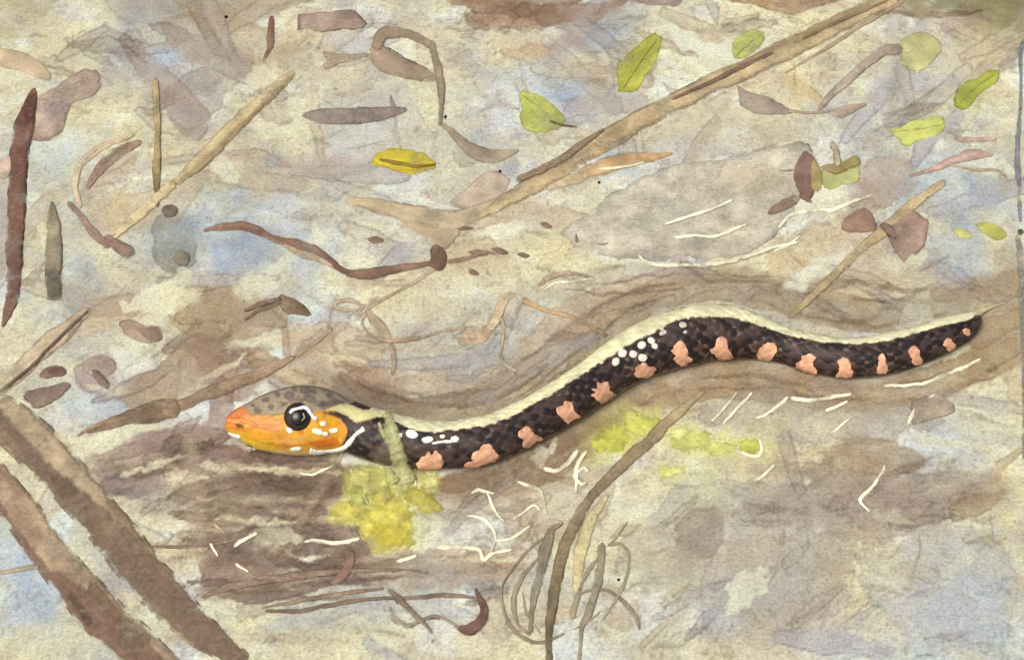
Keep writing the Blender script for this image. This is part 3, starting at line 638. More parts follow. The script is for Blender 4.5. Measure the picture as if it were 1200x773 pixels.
# mirror far-side points across the middle of the back (about a third round from the upper outline)
relm = np.where(far, np.minimum(0.9 - rel, math.pi * .98), rel)
idx_m = np.clip(np.round(((relm + th_top[si]) % (2 * math.pi)) / (2 * math.pi) * NT), 0, NT - 1).astype(int)
PP = SP.copy(); PP[far] = SP[si[far] * NT + idx_m[far]]; vv = (1 - np.cos(relm)) / 2
best = np.where(far, best, best)
dark = rgb((74, 56, 52)); spot = rgb((36, 25, 27)); seam = rgb((138, 116, 102))
nz = fbm(PP[:, 0] / 5, PP[:, 1] / 5, 301, 3); nz2 = fbm(PP[:, 0] / 16, PP[:, 1] / 12, 305, 3)
SC = dark + (spot - dark) * (sstep(0.80, 0.55, best + (nz - .5) * .7) * sstep(.22, .5, rnd_s))[:, None]
SC = SC + (seam - SC) * (0.7 * sstep(0.72, .96, best + (nz - .5) * .9) * sstep(.38, .54, nz2 + (rnd_s - .5) * .25))[:, None]
belly = sstep(.955, .985, vv + (nz - .5) * .03)
SC = SC + (rgb((150, 126, 106)) - SC) * (belly * .8)[:, None]
cf = Q[si, 4] * np.where(Q[si, 4] < .5, .88, 1)
edge_n = (nz - .5) * .07 + (fbm(PP[:, 0] / 24, PP[:, 1] / 24, 333, 3) - .5) * .10
cm = sstep(0.012, -0.012, vv - cf + edge_n) * (tt[si] > 168)
cr = rgb((236, 228, 190)) * (1 + .30 * (fbm(PP[:, 0] / 10, PP[:, 1] / 6, 311, 3) - .5))[:, None]
SC = SC * (1 - cm[:, None]) + cr * cm[:, None]
topn = .6 * sstep(.035, .0, vv + (nz - .5) * .05) * (tt[si] > 168) * sstep(.45, .6, fbm(PP[:, 0] / 16, PP[:, 1] / 16, 339, 2))
SC = SC * (1 - topn[:, None]) + rgb((150, 126, 88)) * topn[:, None]
tipn = .75 * sstep(cum[-1] - 62, cum[-1] - 10, tt[si] + (nz - .5) * 30)
SC = SC * (1 - tipn[:, None]) + rgb((186, 166, 132)) * tipn[:, None]
ln = np.exp(-((vv - cf - .03 + edge_n) / .02) ** 2) * (tt[si] > 168) * .5
SC = SC * (1 - ln[:, None]) + rgb((70, 52, 44)) * ln[:, None]
# head and neck markings
def H(shape, c, a=1.0, **k):
    k.setdefault('mix', True); k.setdefault('wob', .8); k.setdefault('ws', 6); k.setdefault('edge', .06); k.setdefault('var', .12); k.setdefault('soft', .9)
    wash(PP, SC, shape, c, a, **k)
H([(240,430),(370,430),(388,470),(398,487),(406,496),(407,508),(403,518),(398,524),(396,532),(390,560),(240,560)], (230,172,62), edge=.1)
H([(255,520),(300,524),(340,528),(398,526),(412,540),(400,560),(255,560)], (238,202,148), edge=0, soft=2.5)
H([(258,502),(280,504),(300,512),(332,520),(330,526),(300,524),(280,516),(262,508)], (244,196,44), .85, soft=2.5)
H([(270,514),(300,520),(320,526),(300,530),(276,522)], (240,206,90), .8, soft=2)
H([(255,482),(287,470),(296,486),(330,490),(334,506),(320,508),(298,500),(262,496)], (230,150,98), .85, soft=1.6)
H([(262,490),(286,472),(290,484),(276,492)], (222,124,70), .7, soft=1.5)
H([(258,490),(268,494),(290,498),(302,503),(285,505),(264,502)], (214,112,50), .6, soft=1.5)
H([(275,500),(330,510),(345,520),(300,514)], (236,150,40), .7, soft=2)
H([(320,512),(352,512),(356,524),(330,526)], (240,176,100), .8, soft=2)
H([(358,518),(395,512),(398,522),(372,525)], (226,112,38), .75, soft=2)
H([(366,478),(398,490),(406,502),(402,514),(380,506),(368,492)], (228,154,34), .8, soft=2)
H([(262,492),(275,480),(288,470)], (196,96,60), .6, W=2.4, soft=1)
H([(282,494),(300,500),(325,503)], (206,110,60), .5, W=2)
H([(276,496),(282,497),(286,501),(278,501)], (110,66,34), .95)
H([(262,501),(280,506),(300,515),(330,521),(360,522)], (206,130,40), .35, W=1.6)
for i_ in range(46):
    x_ = random.uniform(268, 402); y_ = random.uniform(486, 530)
    H(ellipse(x_, y_, random.uniform(2, 8), random.uniform(1.2, 3.5), random.uniform(-25, 25), 8), random.choice([(214,132,30),(244,190,70),(224,120,50),(246,206,110),(206,124,40),(236,168,110)]), random.uniform(.25, .6), soft=1.2, wob=2)
H([(263,503),(272,507),(284,511),(300,517),(320,521),(345,523),(368,520)], (168,92,34), .45, W=1.5, wob=1.5)
H([(270,488),(285,490),(300,496),(318,498),(330,497)], (196,98,56), .4, W=1.6, wob=1.5)
# grey crown
H([(286,475),(284,455),(330,430),(400,430),(420,468),(408,474),(395,474),(380,481),(366,482),(345,478),(333,485),(322,487),(300,486),(289,482)], (166,150,126), 1, soft=1)
for x, y, a, b in [(302,481,5,3.5),(317,477,4,3),(339,463,7,6),(358,457,8,5),(333,473,4,3),(363,467,9,5),(312,468,5,3),(325,462,4,3),(375,472,8,4),(352,470,4,3),(296,474,3,2),(386,463,5,3),(368,459,5,3),(345,456,4,2.4)]:
    H(ellipse(x, y, a, b, random.uniform(-20, 20), 8), (116,100,96), .85, soft=1.2, wob=1.6)
H([(372,474),(390,466),(405,470),(400,475),(380,479)], (98,80,74), .75, soft=1.5)
H([(286,474),(300,466),(324,457),(349,451.5),(374,453.5),(395,461),(410,471)], (96,78,66), .7, W=2.0, soft=.8)
H([(290,485),(320,486),(334,484)], (150,110,60), .6, W=1.6)
for i_ in range(40):
    x_ = random.uniform(292, 396); y_ = random.uniform(452, 482)
    H(ellipse(x_, y_, random.uniform(2, 8), random.uniform(1.2, 3), random.uniform(-35, 15), 8), random.choice([(136,120,110),(186,172,146),(120,104,98),(176,164,134)]), random.uniform(.2, .5) * (1 if y_ < 474 else .4), soft=1.2, wob=2)
# neck
H([(378,483),(395,482),(412,488),(416,496),(412,506),(406,500),(400,490),(390,486)], (66,48,46), .95)
H([(383,479),(398,473),(412,474),(425,480),(446,480),(446,487),(430,492),(418,495),(408,488),(396,482)], (228,216,160), 1)
H([(436,540),(446,520),(458,506),(468,512),(470,530),(462,545)], (150,136,120), .55, soft=3)
for x, y, a, b in [(428,508,9,5),(414,514,6,3),(430,520,7,3),(444,512,6,4),(440,532,8,4),(424,529,7,3),(452,522,5,4),(448,500,7,3)]:
    H(ellipse(x, y, a, b, random.uniform(-30, 30), 8), random.choice([(40,28,30),(108,92,88)]), .8, soft=1, wob=1.2)
F = []
for i in range(NS - 1):
    for j in range(NT):
        a = i * NT + j; b = i * NT + (j + 1) % NT; F.append((a, b, b + NT, a + NT))
F.append(tuple(reversed(range(NT)))); F.append(tuple(range((NS - 1) * NT, NS * NT)))
snake = root('snake', 700, 470, 'dark snake with orange face, cream back stripe and salmon side blotches', 'snake')
body = make_mesh('body', SV, F, SC, 'skin', snake)
# make sure the outside faces out
import bmesh
def face_out(o):
    bm = bmesh.new(); bm.from_mesh(o.data); bmesh.ops.recalc_face_normals(bm, faces=bm.faces); bm.to_mesh(o.data); bm.free()
face_out(body)
bvh_body = BVHTree.FromPolygons([tuple(x) for x in SV], F)

def cast(px, py, bvh=None):
    d = ax_f + ((px - 600) / FPX) * ax_r + ((386.5 - py) / FPX) * ax_u
    h = (bvh or bvh_body).ray_cast(Vector(cam_pos), Vector(d / np.linalg.norm(d)))
    return h
def plate(name, poly, color, mat, lift=0.0004, parent=None, wob=.8, edge=.12, var=.08, n_ring=5, dome=0.0003, smooth=1, inner=None):
    """a patch of scales that follows the skin it grows on: every outline point is dropped on the body and the patch gets its own thickness"""
    _ks[0] += 7; s = _ks[0]
    Vp = catmull([np.array(v_, float) for v_ in poly], 3, True) if smooth else np.array(poly, float)
    Vc = np.vstack([Vp, Vp[:1]]); sg = np.sqrt((np.diff(Vc, axis=0) ** 2).sum(1)); cm_ = np.r_[0, np.cumsum(sg)]
    n = max(12, int(cm_[-1] / 1.5)); t = np.linspace(0, cm_[-1], n, endpoint=False)
    O = np.stack([np.interp(t, cm_, Vc[:, k]) for k in range(2)], 1); c0 = O.mean(0)
    out = (O - c0) / (np.linalg.norm(O - c0, axis=1)[:, None] + 1e-6)
    O = O + out * (wob * 2 * (fbm(O[:, 0] / 3, O[:, 1] / 3, s, 2) - .5))[:, None]
    rings = np.r_[1.0, .93, np.linspace(.8, .2, n_ring)]
    Vv = []; Cc = []; last = None
    for k, r_ in enumerate(np.r_[1.0, rings]):
        for p_ in (c0 + (O - c0) * r_):
            h = cast(p_[0], p_[1]); kk = 1.0
            while h[0] is None and kk > .3:
                kk -= .08; pz = c0 + (p_ - c0) * kk; h = cast(pz[0], pz[1])
            pos, nrm = h[0], h[1]
            if pos is None: pos, nrm = last or (Vector(unproject([c0[0]], [c0[1]], 0.014)[0]), Vector((0, -.6, .8)))
            last = (pos, nrm)
            toc = Vector(cam_pos) - pos
            if nrm.dot(toc) < 0: nrm = -nrm
            l = -0.0005 if k == 0 else (lift * .35 if k == 1 else lift + dome * (1 - r_ ** 2))
            Vv.append(pos + nrm * l); 
            c = rgb(color) * (1 + var * 2 * (fbm(np.array([p_[0] / 5]), np.array([p_[1] / 5]), s, 2)[0] - .5)) * (1 - edge * (1 if k < 2 else 0))
            if inner is not None and r_ < .7: c = c * .4 + rgb(inner) * .6
            Cc.append(c)
    K = len(rings) + 1
    hc = cast(*c0); pc = hc[0] if hc[0] is not None else Vv[-1]; nc = hc[1] if hc[0] is not None else Vector((0, 0, 1))
    if nc.dot(Vector(cam_pos) - pc) < 0: nc = -nc
    Vv.append(pc + nc * (lift + dome)); Cc.append(rgb(inner) if inner is not None else rgb(color))
    Ff = []
    for k in range(K - 1):
        for j in range(n): a = k * n + j; b = k * n + (j + 1) % n; Ff.append((a, b, b + n, a + n))
    for j in range(n): Ff.append(((K - 1) * n + j, (K - 1) * n + (j + 1) % n, K * n))
    Ff.append(tuple(reversed(range(n))))
    area = np.sum(O[:, 0] * np.roll(O[:, 1], -1) - np.roll(O[:, 0], -1) * O[:, 1])
    if area > 0: Ff = [tuple(reversed(f)) for f in Ff]
    return make_mesh(name, Vv, Ff, np.array(Cc), mat, parent)

for poly in [[(488,545),(492,536),(499,534),(501,528),(506,532),(511,527),(518,537),(519,547),(512,550),(500,552),(492,551)],
 [(543,546),(548,541),(553,540),(553,532),(560,527),(566,520),(576,521),(580,529),(585,534),(581,540),(570,543),(560,548),(548,550)],
 [(608,504),(614,501),(618,498),(624,504),(630,510),(636,514),(628,518),(622,523),(612,524),(613,515),(607,511)],
 [(652,477),(659,474),(663,469),(670,473),(674,482),(681,489),(673,491),(665,496),(657,490),(654,485)],
 [(694,456),(700,454),(699,447),(706,448),(713,447),(716,458),(723,463),(714,468),(704,472),(693,463),(698,460)],
 [(745,433),(747,427),(754,425),(762,429),(769,432),(764,440),(753,443),(744,440)],
 [(787,411),(791,404),(796,399),(802,402),(807,411),(806,417),(813,421),(808,426),(798,429),(789,422),(792,417)],
 [(831,411),(838,407),(840,399),(846,395),(852,400),(854,409),(860,418),(852,422),(843,422),(838,416)],
 [(888,420),(889,411),(894,404),(902,401),(909,404),(910,412),(905,421),(896,424)],
 [(932,430),(937,422),(942,415),(951,415),(956,419),(953,427),(958,437),(946,437),(938,434)],
 [(980,440),(984,432),(981,424),(986,418),(995,420),(996,428),(1000,437),(996,443),(986,443)],
 [(1028,436),(1030,426),(1029,418),(1035,415),(1038,422),(1041,432),(1038,437),(1032,438)],
 [(1063,411),(1069,406),(1076,407),(1078,416),(1081,423),(1076,427),(1069,426),(1068,418)],
 [(1105,403),(1109,397),(1114,397),(1120,404),(1119,409),(1112,411),(1108,408)],
 [(1127,387),(1131,385),(1136,386),(1136,392),(1131,393)]]:
    plate('salmon_blotch', poly, (232,174,144), 'salmon', 0.0005, snake, wob=2.2, edge=.10, var=.30, inner=(234,176,148))
for cx, cy, a, b, d in [(721.5,424,4.5,5,20),(729.5,414,5.5,4.6,-20),(742,415,5,4.6,10),(753,419,5.5,4.6,0),(752,404.5,5.5,4.8,-10),(763,399,4,5,-50),(767,405.5,4,3.6,0),(777,390,5,3,-20),(800,381,4.5,3.6,0),(775,385,3,2.4,0),(803,389,2.6,2.2,0)]:
    pale_c = (226,216,208) if cy > 395 else (196,186,176)
    plate('white_scale', ellipse(cx, cy, a, b, d, 8), pale_c, 'white', 0.0007, snake, wob=.6, edge=.3, n_ring=3, inner=(244,240,232) if cy > 395 else (206,196,184))
for cx, cy, a, b, d in [(482.5,508.5,7.5,5.2,15),(501,515,7,3.8,-5),(518.5,511.5,3.2,2,0),(533,514.5,5.5,4,0),(469,510,3,3.2,0)]:
    plate('white_scale', ellipse(cx, cy, a, b, d, 8), (244,242,236), 'white', 0.0007, snake, wob=.8, edge=.06, n_ring=3)
plate('white_scale', [(507,518),(520,515.5),(530,516),(530,518.5),(518,519),(508,520.5)], (236,230,224), 'white', 0.0006, snake, wob=.3, edge=.05, n_ring=3)
# face
for poly in [[(366,502),(372,502),(378,504),(377,509),(370,508),(366,506)], [(378,506),(384,506),(384,510),(379,510)], [(386,503),(391,501),(396,502),(395,506),(389,507),(386,505)],
             [(374,496),(377,493),(382,494),(382,498),(377,499)], [(335,501),(338,500),(343,503),(342,507),(337,506)], [(340,526),(346,523.5),(353,524),(352,527),(343,528)],
             [(266,506),(272,507.5),(281,510),(281,514),(274,513),(268,510)], [(276,514),(288,521),(300,526),(292,526),(280,519)]]:
    plate('white_scale', poly, (250,248,240), 'white', 0.0005, snake, wob=.3, edge=.03, n_ring=3)
jl = [(361,525),(366,525),(370,528),(380,529),(392,527),(400,525),(406,521),(409,517),(411,511),(418,506),(423,503),(426,499.5),(431,501),(430,505),(426,506),(421,509),(416,513),(415,518),(411,522),(404,527),(394,530.5),(380,531.5),(369,533),(362,530)]
Vt = np.array(jl)
# the pale collar behind the jaw, laid on the skin point by point
def skin_ribbon(name, pts, widths, color, mat, lift=0.0006, parent=None, n=None, wob=.15):
    qq = catmull([(p[0], p[1], w_) for p, w_ in zip(pts, widths)], 8)
    T = np.gradient(qq[:, :2], axis=0); T /= np.linalg.norm(T, axis=1)[:, None] + 1e-9; Nn = np.stack([-T[:, 1], T[:, 0]], 1)
    Vv = []; last = None; m = len(qq)
    for i in range(m):
        for k, u in enumerate((-1, -.6, 0, .6, 1, 1, -1)):
            wv = qq[i, 2] * (1 + wob * 2 * (vnoise(np.array([i * .7]), np.array([u * 2.]), 5)[0] - .5))
            p_ = qq[i, :2] + Nn[i] * u * wv / 2
            h = cast(p_[0], p_[1])
            if h[0] is None: pos, nrm = last if last else (Vector(unproject([p_[0]], [p_[1]], 0.01)[0]), Vector((0, 0, 1)))
            else: pos, nrm = h[0], h[1]
            if nrm.dot(Vector(cam_pos) - pos) < 0: nrm = -nrm
            last = (pos, nrm)
            Vv.append(pos + nrm * ([lift * .3, lift, lift * 1.5, lift, lift * .3, -.0006, -.0006][k]))
    Ff = []
    for i in range(m - 1):
        for k in range(7): a = i * 7 + k; b = i * 7 + (k + 1) % 7; Ff.append((a, a + 7, b + 7, b))
    Ff += [tuple(range(7)), tuple(reversed(range((m - 1) * 7, m * 7)))]
    o = make_mesh(name, Vv, Ff, np.tile(rgb(color), (len(Vv), 1)), mat, parent); face_out(o); return o
skin_ribbon('white_collar', [(363,528),(372,530),(385,529),(396,527),(405,523),(411,516),(418,508),(427,502)], [7,6,4,4.5,6,6,4,6.5], (250,248,242), 'white', .0006, snake)
# eye: a dark glossy ball with a ring, a pupil and a curved white glint
ec = cast(348.5, 487.5)
en = ec[1] if ec[1].dot(Vector(cam_pos) - ec[0]) > 0 else -ec[1]
def ball(name, centre, rad, color, mat, parent, axis=None, flat=1.0, seg=28, ring=16):
    Vv = []; zq = Vector(axis or (0, 0, 1)).to_track_quat('Z', 'Y')
    for i in range(ring + 1):
        ph = math.pi * i / ring
        for j in range(seg):
            a = 2 * math.pi * j / seg; v_ = Vector((math.sin(ph) * math.cos(a), math.sin(ph) * math.sin(a), math.cos(ph) * flat)) * rad
            Vv.append(centre + zq @ v_)
    Ff = [(i * seg + j, (i + 1) * seg + j, (i + 1) * seg + (j + 1) % seg, i * seg + (j + 1) % seg) for i in range(ring) for j in range(seg)]
    return make_mesh(name, Vv, Ff, np.tile(rgb(color), (len(Vv), 1)), mat, parent)
px2m = dep[np.argmin(abs(mid[:, 0] - 349))] / FPX
eye = ball('eye', ec[0] - en * 0.0022, 16.8 * px2m, (52, 38, 36), 'eye', snake, en, .62)
bvh_body = BVHTree.FromPolygons([tuple(v_.co) for v_ in eye.data.vertices], [tuple(p.vertices) for p in eye.data.polygons])
plate('pupil', ellipse(350, 489, 9.5, 9.5), (16, 14, 16), 'eye', .0003, eye, wob=.2, edge=0)
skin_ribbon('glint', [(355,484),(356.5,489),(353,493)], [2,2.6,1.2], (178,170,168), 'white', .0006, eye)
bvh_both = BVHTree.FromPolygons([tuple(x) for x in SV] + [tuple(v_.co) for v_ in eye.data.vertices], F + [tuple(i_ + len(SV) for i_ in p.vertices) for p in eye.data.polygons])
bvh_body = bvh_both
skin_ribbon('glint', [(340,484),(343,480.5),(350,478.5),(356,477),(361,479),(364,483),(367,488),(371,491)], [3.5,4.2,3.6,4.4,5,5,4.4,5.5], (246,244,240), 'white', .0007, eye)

# ------------------------------------------------------------------ twigs, leaves, stones and straws, each a thing lying on the ground
def mid_px(pts):
    return np.mean([p[0] for p in pts]), np.mean([p[1] for p in pts])
def twig(name, label, cat, pts, W, c, group=None, **k):
    return tag(ribbon(name, pts, W, c, **k), label, cat, group)
def piece(name, label, cat, poly, c, group=None, **k):
    return tag(slab(name, poly, c, **k), label, cat, group)
def dk(shape, c, a=.8, **k):
    """a mark on one piece only"""
    def f(P_, C_):
        k2 = dict(mix=True, wob=1.2, ws=7, edge=.05, var=.25); k2.update(k); wash(P_, C_, shape, c, a, **k2)
    return f
BK = dict(h=.24)

# --- left side
twig('bark_strip', 'long dark red-brown curved stick standing along the left edge', 'stick', [(41,104),(28,150),(22,200),(18,260),(17,310),(14,350),(3,384)], [7,26,23,22,20,17,3], (120,88,78), ends=((112,78,70),(128,98,88)), ops=[dk([(24,120),(42,110),(46,130),(34,150)], (98,66,60)), dk([(12,320),(26,310),(24,350),(12,352)], (112,80,74))], wob=.07, **BK)
twig('stick', 'short grey-olive blunt stick beside the red-brown one at left', 'stick', [(61,237),(62,260),(63,300),(64,352)], [3,17,22,21], (158,146,124), ends=((120,110,92),(116,104,92)), tip=0, ops=[dk([(53,318),(75,318),(76,356),(52,356)], (110,100,88), .85)], wob=.07, **BK)
piece('bark_chip', 'broad mauve slab of bark under the top of the red-brown stick', 'bark piece', [(44,115),(70,97),(95,82),(108,80),(118,88),(122,100),(110,112),(85,122),(78,140),(72,158),(52,166),(36,162),(38,140)], (172,150,140), mat='bark', h=.0022, z0=0, var=.14, ops=[dk(ellipse(68,130,16,12), (148,132,134), .6, soft=6)])
piece('dry_leaf', 'faded brown leaf poking in at the upper left edge', 'leaf', [(-8,56),(15,58),(38,66),(52,76),(62,88),(60,96),(45,92),(25,84),(-8,76)], (196,174,148), mat='leaf', h=.0016)
twig('stalk', 'faint mauve stub crossing the left edge below the red-brown stick', 'stick', [(-6,206),(6,196),(12,182)], [22,20,10], (190,166,152), **BK)
twig('upright_twig', 'thin upright olive-brown stem with pointed foot near the top left', 'stem', [(182,92),(184,130),(185,170),(184,205),(185,243)], [8,9,8,11,3], (164,144,108), ends=((172,152,118),(124,106,74)), h=.35, edge=.25)
st = root('straw_stalk', 240, 180, 'pale straw-coloured stalk slanting across the foot of the thin olive stem', 'stalk')
ribbon('upper_stem', [(345,84),(290,134),(245,178),(205,216)], [12,19,18,9], (196,176,140), parent=st, side=.0, ops=[dk([(345,90),(300,132),(250,180),(207,218)], (160,138,102), .8, W=5, dry=.3)], **BK)
ribbon('lower_stem', [(205,214),(170,246),(130,280)], [14,15,8], (210,190,154), parent=st, **BK)
twig('broken_twig', 'curved mauve-brown bark sliver left of the thin olive stem', 'bark piece', [(166,166),(140,178),(118,196),(101,222)], [9,13,15,6], (164,138,122), ops=[dk([(150,170),(120,192)], (142,114,102), .6, W=5)], h=.18)
twig('pale_hoop', 'pale tan hooped strip of bark around the mauve-brown sliver', 'bark piece', [(158,158),(120,172),(96,192),(88,215),(95,245)], [5,9,10,9,4], (206,184,158), h=.15)
bt = root('forked_twig', 118, 270, 'mauve-brown bent twig with a blunt swollen end above the stone rubble', 'twig')
ribbon('stem', [(80,236),(95,254),(112,276),(128,290)], [6,9,11,7], (160,132,120), parent=bt, **BK)
ribbon('swollen_end', [(122,278),(136,286),(150,295),(158,298)], [11,14,16,12], (150,124,112), parent=bt, h=.3)
ribbon('side_twig', [(150,260),(138,272),(126,282)], [2,5,4], (170,146,124), parent=bt, h=.3)
piece('pebble', 'small dark grey pebble at the foot of the thin olive stem', 'pebble', ellipse(199,247,10,8,-10), (112,100,90), h=.003)
piece('pebble', 'grey-green pebble below the olive stem on a pale grey patch', 'pebble', ellipse(213,303,10,9,10,12,3), (136,126,112), h=.0025)
twig('twig', 'tiny dark red upright twig at the top left', 'twig', [(319,19),(318,40),(317,56),(308,72)], [6,9,8,3], (136,96,78), ops=[dk([(306,60),(314,62)], (110,74,60), .8, W=3)], h=.3)
piece('bark_chip', 'flat brown-grey rectangular bark chip at the top', 'bark piece', [(348,17),(380,14),(415,11),(424,20),(432,30),(428,35),(400,35),(372,39),(358,34),(349,36)], (166,144,132), mat='bark', h=.0024, edge=.34, smooth=0, wob=.8, z0=.0)
piece('bark_flake', 'ragged pale brown flake below the rectangular bark chip', 'bark piece', [(378,60),(392,62),(405,64),(428,62),(432,66),(415,72),(398,74),(384,82),(376,78),(382,70)], (184,162,144), mat='bark', h=.0012)
cl = root('curled_leaf', 485, 80, 'curled grey-brown dead leaf with a long drooping stem at top centre', 'leaf')
ribbon('leaf_blade', [(437,50),(447,66),(468,78),(492,86),(514,95)], [12,27,26,20,7], (156,136,120), mat='leaf', parent=cl, h=.10, step=1.6)
ribbon('leaf_fold', [(440,60),(448,42),(470,38),(490,44),(506,54)], [10,16,11,9,8], (150,130,112), mat='leaf', parent=cl, h=.14, z0=.0006)
ribbon('stem', [(506,48),(510,70),(517,98),(517,122),(515,148)], [7,10,9,7,5], (154,136,120), parent=cl, h=.3, z0=.0004)
ribbon('tip_leaf', [(515,144),(532,158),(550,176),(575,184),(608,177)], [5,9,17,19,4], (168,150,132), mat='leaf', parent=cl, h=.10)
th_ = root('thorny_stick', 420, 134, 'dark slate-grey spindle stick with one upright thorn', 'stick')
ribbon('stem', [(354,136),(375,136),(410,136),(450,133),(477,128)], [5,18,22,16,5], (142,128,122), parent=th_, wob=.08, **BK)
ribbon('thorn', [(457,112),(459,120),(463,130)], [2,5,9], (140,124,118), parent=th_, h=.3)
# --- coloured leaves
yl = piece('yellow_leaf', 'bright mustard-yellow oval leaf with a brown midrib', 'leaf', [(433,186),(440,178),(460,174),(485,176),(503,183),(511,191),(506,200),(488,205),(468,203),(448,196),(436,192)], (200,182,62), mat='leaf', h=.0022, inner=(196,176,64), edge=.12, ops=[dk([(440,194),(470,200),(500,200)], (190,166,46), .6, W=4)])
ribbon('midrib', [(444,187),(465,191),(488,195),(510,193)], [2,5,4,2], (142,112,40), mat='leaf', parent=yl, z0=.0011, h=.25)
def leaf(label, poly, c, rib, group='green leaves fallen at the top', stem=None, h=.0020, edge=.12, inner=None, **k):
    o = piece('green_leaf', label, 'leaf', poly, c, group, mat='leaf', h=h*.6, edge=edge, inner=inner, sheer=.06, wob=1.7, **k)
    if rib: ribbon('midrib', rib, [1.0, 1.6, 1.0], tuple(int(v_ * .97) for v_ in c), mat='leaf', parent=o, z0=h*.3, h=.05, edge=0, sheer=.2)
    if stem: ribbon('stem', stem, [2.5, 2, 1.2], (120,104,78), parent=o, z0=.0008, h=.3)
    return o
leaf('moss-green leaf with a toothed tip and little brown stem, left of the branch', [(609,107),(622,107),(636,112),(648,122),(660,133),(666,142),(660,149),(645,154),(630,157),(618,156),(610,148),(609,130)], (178,182,98), [(612,112),(636,130),(660,146)], stem=[(644,142),(658,146),(676,149)])
leaf('tall upright olive-green leaf blade at top centre', [(774,39),(764,40),(748,52),(732,66),(721,78),(722,92),(723,107),(734,109),(747,106),(756,92),(768,76),(775,58),(777,46)], (178,176,82), [(770,46),(748,76),(730,104)])
leaf('small green leaf touching the top side of the branch', [(896,36),(884,34),(868,40),(857,50),(857,60),(860,70),(872,69),(884,62),(893,52),(897,42)], (178,180,104), [(892,40),(874,54),(862,66)])
leaf('vivid green bent leaf near the upper right edge', [(1173,82),(1158,83),(1142,92),(1128,98),(1119,108),(1117,118),(1120,127),(1130,130),(1140,122),(1146,112),(1160,102),(1170,94)], (166,170,78), [(1166,86),(1142,104),(1124,122)], edge=.18)
leaf('long pale green leaf lying flat below the vivid bent one', [(1038,152),(1052,150),(1066,142),(1086,138),(1104,136),(1110,146),(1104,158),(1090,162),(1074,166),(1062,172),(1050,164)], (190,192,112), [(1044,154),(1072,152),(1104,146)], edge=.16)
lf = root('wilted_leaf', 1030, 80, 'round faded green leaf on a long curved mauve stalk', 'leaf')
slab('leaf_blade', [(1056,48),(1072,38),(1088,38),(1102,48),(1103,60),(1096,72),(1084,82),(1070,86),(1058,80),(1054,64)], (190,184,134), mat='leaf', h=.0016, parent=lf, edge=.05)
ribbon('stem', [(1058,58),(1036,60),(1016,74),(996,92),(974,112),(955,134)], [14,15,12,12,9,2], (172,156,142), parent=lf, **BK)
yg = [((1143,264),(1152,260),(1166,262),(1178,269),(1180,276),(1170,282),(1156,277)), ((1115,268),(1126,267),(1138,274),(1139,279),(1128,279),(1119,275))]
leaf('bright yellow-green oval leaflet at the right edge', yg[0], (200,198,110), None, h=.0014)
leaf('tiny dull green leaflet left of the yellow-green one', yg[1], (184,180,118), None, h=.0012)
# --- the leaf cluster at the right
dl = root('dead_leaf', 945, 215, 'dark red dead leaf with a ragged tail hanging toward the grey rock', 'leaf')
slab('leaf_blade', [(943,176),(952,182),(959,192),(960,206),(956,222),(948,236),(940,230),(932,218),(929,204),(934,188)], (136,106,98), mat='leaf', h=.0024, parent=dl)
ribbon('leaf_tip', [(938,226),(944,232),(952,238)], [10,7,2], (120,88,80), mat='leaf', parent=dl, h=.2)
ribbon('tail', [(936,232),(920,240),(908,246),(899,252)], [12,15,12,5], (152,124,112), mat='leaf', parent=dl, h=.14)
ribbon('stem', [(930,200),(920,201),(912,200)], [3,2,1], (150,126,112), parent=dl)
piece('dry_leaf', 'olive-brown half leaf tucked behind the dark red leaf', 'leaf', [(952,186),(960,194),(963,206),(962,222),(952,224),(950,210)], (158,142,98), mat='leaf', h=.0016, z0=.0008)
pg = root('patched_leaf', 986, 203, 'green leaf with a brown top edge right of the dark red leaf', 'leaf')
slab('leaf_blade', [(962,200),(976,195),(990,188),(1006,184),(1009,198),(1006,214),(990,216),(976,222),(964,222)], (186,186,128), mat='leaf', h=.0016, parent=pg)
ribbon('leaf_edge', [(962,196),(976,198),(992,194),(1008,188)], [6,13,12,14], (166,148,100), mat='leaf', parent=pg, h=.12, z0=.001)
ribbon('stem', [(974,166),(981,180),(982,200)], [5,8,6], (182,168,144), parent=pg, z0=.001)
piece('dead_leaf', 'small reddish-brown leaf scrap above the grey rock field', 'leaf', [(985,262),(996,252),(1008,243),(1018,247),(1026,258),(1026,270),(1010,273),(994,272),(987,268)], (150,118,106), mat='leaf', h=.0024)
rs = root('stone', 1062, 272, 'largest mauve-red dead leaf at right, ragged at its foot', 'leaf')
slab('leaf_blade', [(1032,262),(1044,256),(1060,247),(1076,250),(1089,258),(1086,274),(1083,290),(1070,300),(1060,308),(1048,298),(1044,284),(1036,276)], (160,132,122), mat='leaf', h=.0022, parent=rs, wob=3, var=.16)
ribbon('leaf_fold', [(1032,262),(1042,268),(1050,280)], [5,9,4], (128,102,92), mat='leaf', parent=rs, z0=.0018, h=.2)
rs.name = 'ragged_leaf'
twig('stick', 'tan stick slanting down from the ragged mauve leaf to the snake', 'stick', [(1108,212),(1070,240),(1036,270),(1004,296),(970,330),(924,374)], [9,14,14,13,11,8], (188,166,132), ends=((196,174,138),(176,154,122)), wob=.07, h=.16)
ct = root('winged_twig', 945, 128, 'grey-mauve leaf with a second narrow leaf on one thin twig, under the branch', 'leaf')
slab('leaf_blade', [(863,101),(874,106),(888,110),(905,116),(922,126),(930,132),(915,135),(893,135),(878,132),(867,122)], (164,146,136), mat='leaf', h=.0018, parent=ct, cen=(888,122))
ribbon('stem', [(920,130),(950,133),(980,130)], [5,3,4], (164,146,134), parent=ct)
